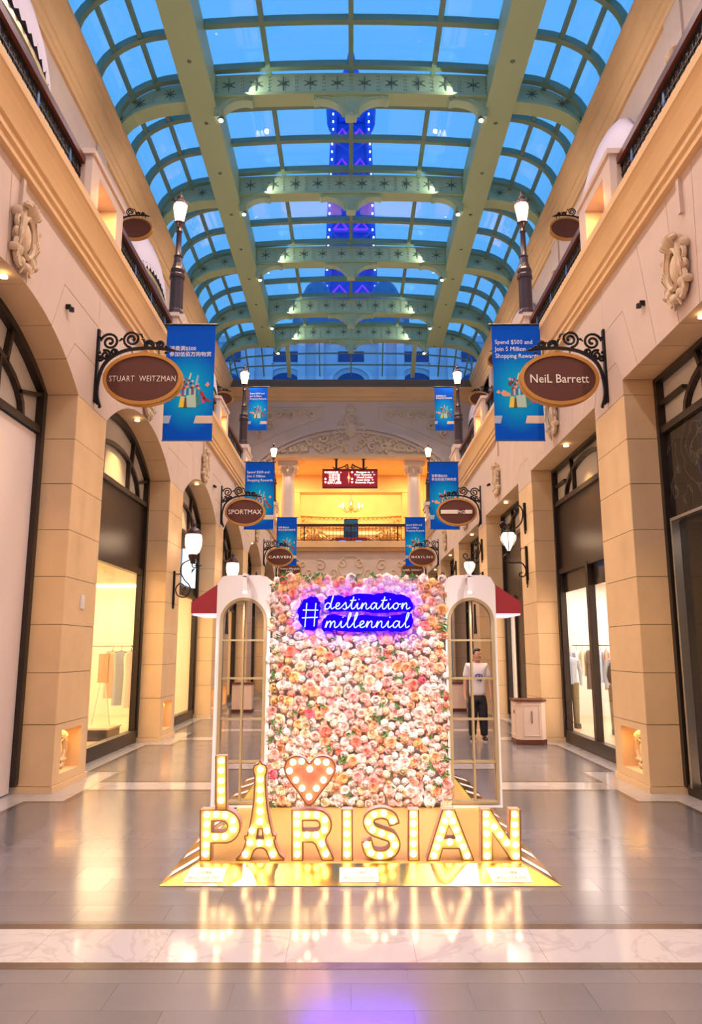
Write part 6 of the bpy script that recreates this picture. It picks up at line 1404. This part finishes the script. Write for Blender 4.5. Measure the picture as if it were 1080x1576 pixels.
# ------------------------------------------------------------------ outside: the lit tower and the hotel front
TY = 92.0
tw = empty('lattice_tower', (0, TY, 0.0), 'blue lit lattice tower rising outside beyond the glass roof', 'tower')
M['tblue'] = mat('tower_blue_steel', (0.01, 0.10, 0.75), 0.6); M['tpurple'] = mat('tower_purple_led', (0.3, 0.02, 0.8), 0.5, emit=(0.25, 0.02, 0.9), estr=0.9); M['tled'] = mat('tower_led', (1, 1, 1), 0.4, emit=(0.75, 0.8, 1.0), estr=2.5)
def tr(z): return 2.35+max(0, (70-z))*0.030 if z < 70 else max(0.25, 2.35-(z-72)*0.12)
lv = [0+i*4.6 for i in range(17)]
for sx in (-1, 1):
    for sy in (-1, 1): MB().tube([(sx*tr(z), TY+sy*tr(z), z) for z in lv], 0.42, 5).build('corner_leg', M['tblue'], tw)
core = MB(); core.loft([[(-tr(z)*0.85, TY-tr(z)*0.8, z), (tr(z)*0.85, TY-tr(z)*0.8, z), (tr(z)*0.85, TY+tr(z)*0.8, z), (-tr(z)*0.85, TY+tr(z)*0.8, z)] for z in lv]); core.build('inner_lattice', M['tblue'], tw)
m = MB(); mp_ = MB(); ml = MB()
for z0_, z1_ in zip(lv[:-1], lv[1:]):
    a, b = tr(z0_), tr(z1_); yf = TY-a-0.1
    m.tube([(-a, yf, z0_), (b, yf, z1_)], 0.14, 4); m.tube([(a, yf, z0_), (-b, yf, z1_)], 0.14, 4); m.tube([(-a, yf, z0_), (a, yf, z0_)], 0.2, 4)
    for s in (-1, 1):
        mp_.tube([(s*a*0.15, yf-0.1, z0_+0.3), (s*a*0.48, yf-0.1, z0_+1.5), (s*a*0.8, yf-0.1, z0_+0.3)], 0.16, 4); mp_.tube([(s*a*0.15, yf-0.1, z0_+0.3), (s*a*0.8, yf-0.1, z0_+0.3)], 0.16, 4)
        for q in range(4): ml.box(s*a*1.0-0.1, s*a*1.0+0.1, yf-0.5, yf-0.3, z0_+q*1.15, z0_+q*1.15+0.2)
m.build('bracing', M['tblue'], tw); mp_.build('purple_arch', M['tpurple'], tw); ml.build('light_string', M['tled'], tw)
m = MB(); m.lathe([(2.5, 72.0), (3.3, 73.2), (3.45, 75.5), (2.9, 77.5), (2.2, 78.5), (1.6, 80), (0.9, 82), (0.3, 85)], (0, TY, 0), 16); m.build('top_platform', M['tblue'], tw)
ht = empty('hotel_building', (0, 66, 0), 'pale hotel facade with pilasters and two domes beyond the far glass', 'building')
M['facade'] = mat('dusk_facade', (0.62, 0.60, 0.75), 0.7, var=0.08, scale=0.4); M['facade_d'] = mat('facade_window', (0.01, 0.05, 0.22), 0.3); M['slate'] = mat('slate_dome', (0.02, 0.17, 0.42), 0.6)
MB().box(-16, 16, 66, 70, -3.5, 27.0).build('wall', M['facade'], ht); MB().box(-16, 16, 65.6, 66, 26.4, 27.0).build('cornice', M['facade'], ht)
pilm = MB().box(-0.35, 0.35, 65.6, 66, 14, 26.4)
for i, x in enumerate([-9.3, -7.6, -4.6, -2.9, 2.9, 4.6, 7.6, 9.3]): m = MB(); m.box(x-0.35, x+0.35, 65.6, 66, 14, 26.4); m.build('pilaster', M['facade'], ht)
for x in (-6.1, 0, 6.1, -11.5, 11.5):
    w = MB(); w.box(x-1.2, x+1.2, 65.92, 66, 24.6, 25.6); w.build('window', M['facade_d'], ht)
    w = MB(); w.prism([(x-1.3, 20)] + [(x+p[0], 22.6+p[1]) for p in arc(0, 0, 1.3, 0.9, 180, 0, 12)] + [(x+1.3, 20)], 'Y', 65.9, 66); w.build('window', M['facade_d'], ht)
    w = MB(); w.strip([(x+p[0], 22.6+p[1]) for p in arc(0, 0, 1.9, 1.5, 180, 0, 12)], 0.3, 'Y', 65.7, 66); w.build('arch_moulding', M['facade'], ht)
for s in (-1, 1):
    w = MB(); w.lathe([(1.65, 27), (1.65, 31.5), (1.75, 31.6), (1.7, 32.2), (1.5, 33.2), (1.1, 34.1), (0.5, 34.7), (0.05, 35)], (s*3.4, 70, 0), 16); w.build('dome', M['slate'], ht, True)
    w = MB(); w.box(s*3.4-2.3, s*3.4+2.3, 68.5, 72, 27, 30.8); w.build('pavilion', M['slate'], ht)
    w = MB(); w.lathe([(1.0, 27), (1.0, 30), (0.7, 31), (0.1, 32)], (s*8.5, 70, 0), 12); w.build('dome', M['slate'], ht, True)
ht.location = (0, 66, 3.5)
MB().box(-40, 40, 60.5, 120, -0.2, 0.0).build('ground_outside', M['darkstrip'])['kind'] = 'structure'

for o in COL.objects:      # prints, running ornament and strings of tiny lights are too fine to pick apart
    if o.name.split('.')[0] in ('printed_picture', 'dentil', 'light_string', 'purple_arch', 'scrollwork', 'carving', 'bracing', 'ironwork', 'lettering', 'ladder_rest'): o['kind'] = 'stuff'
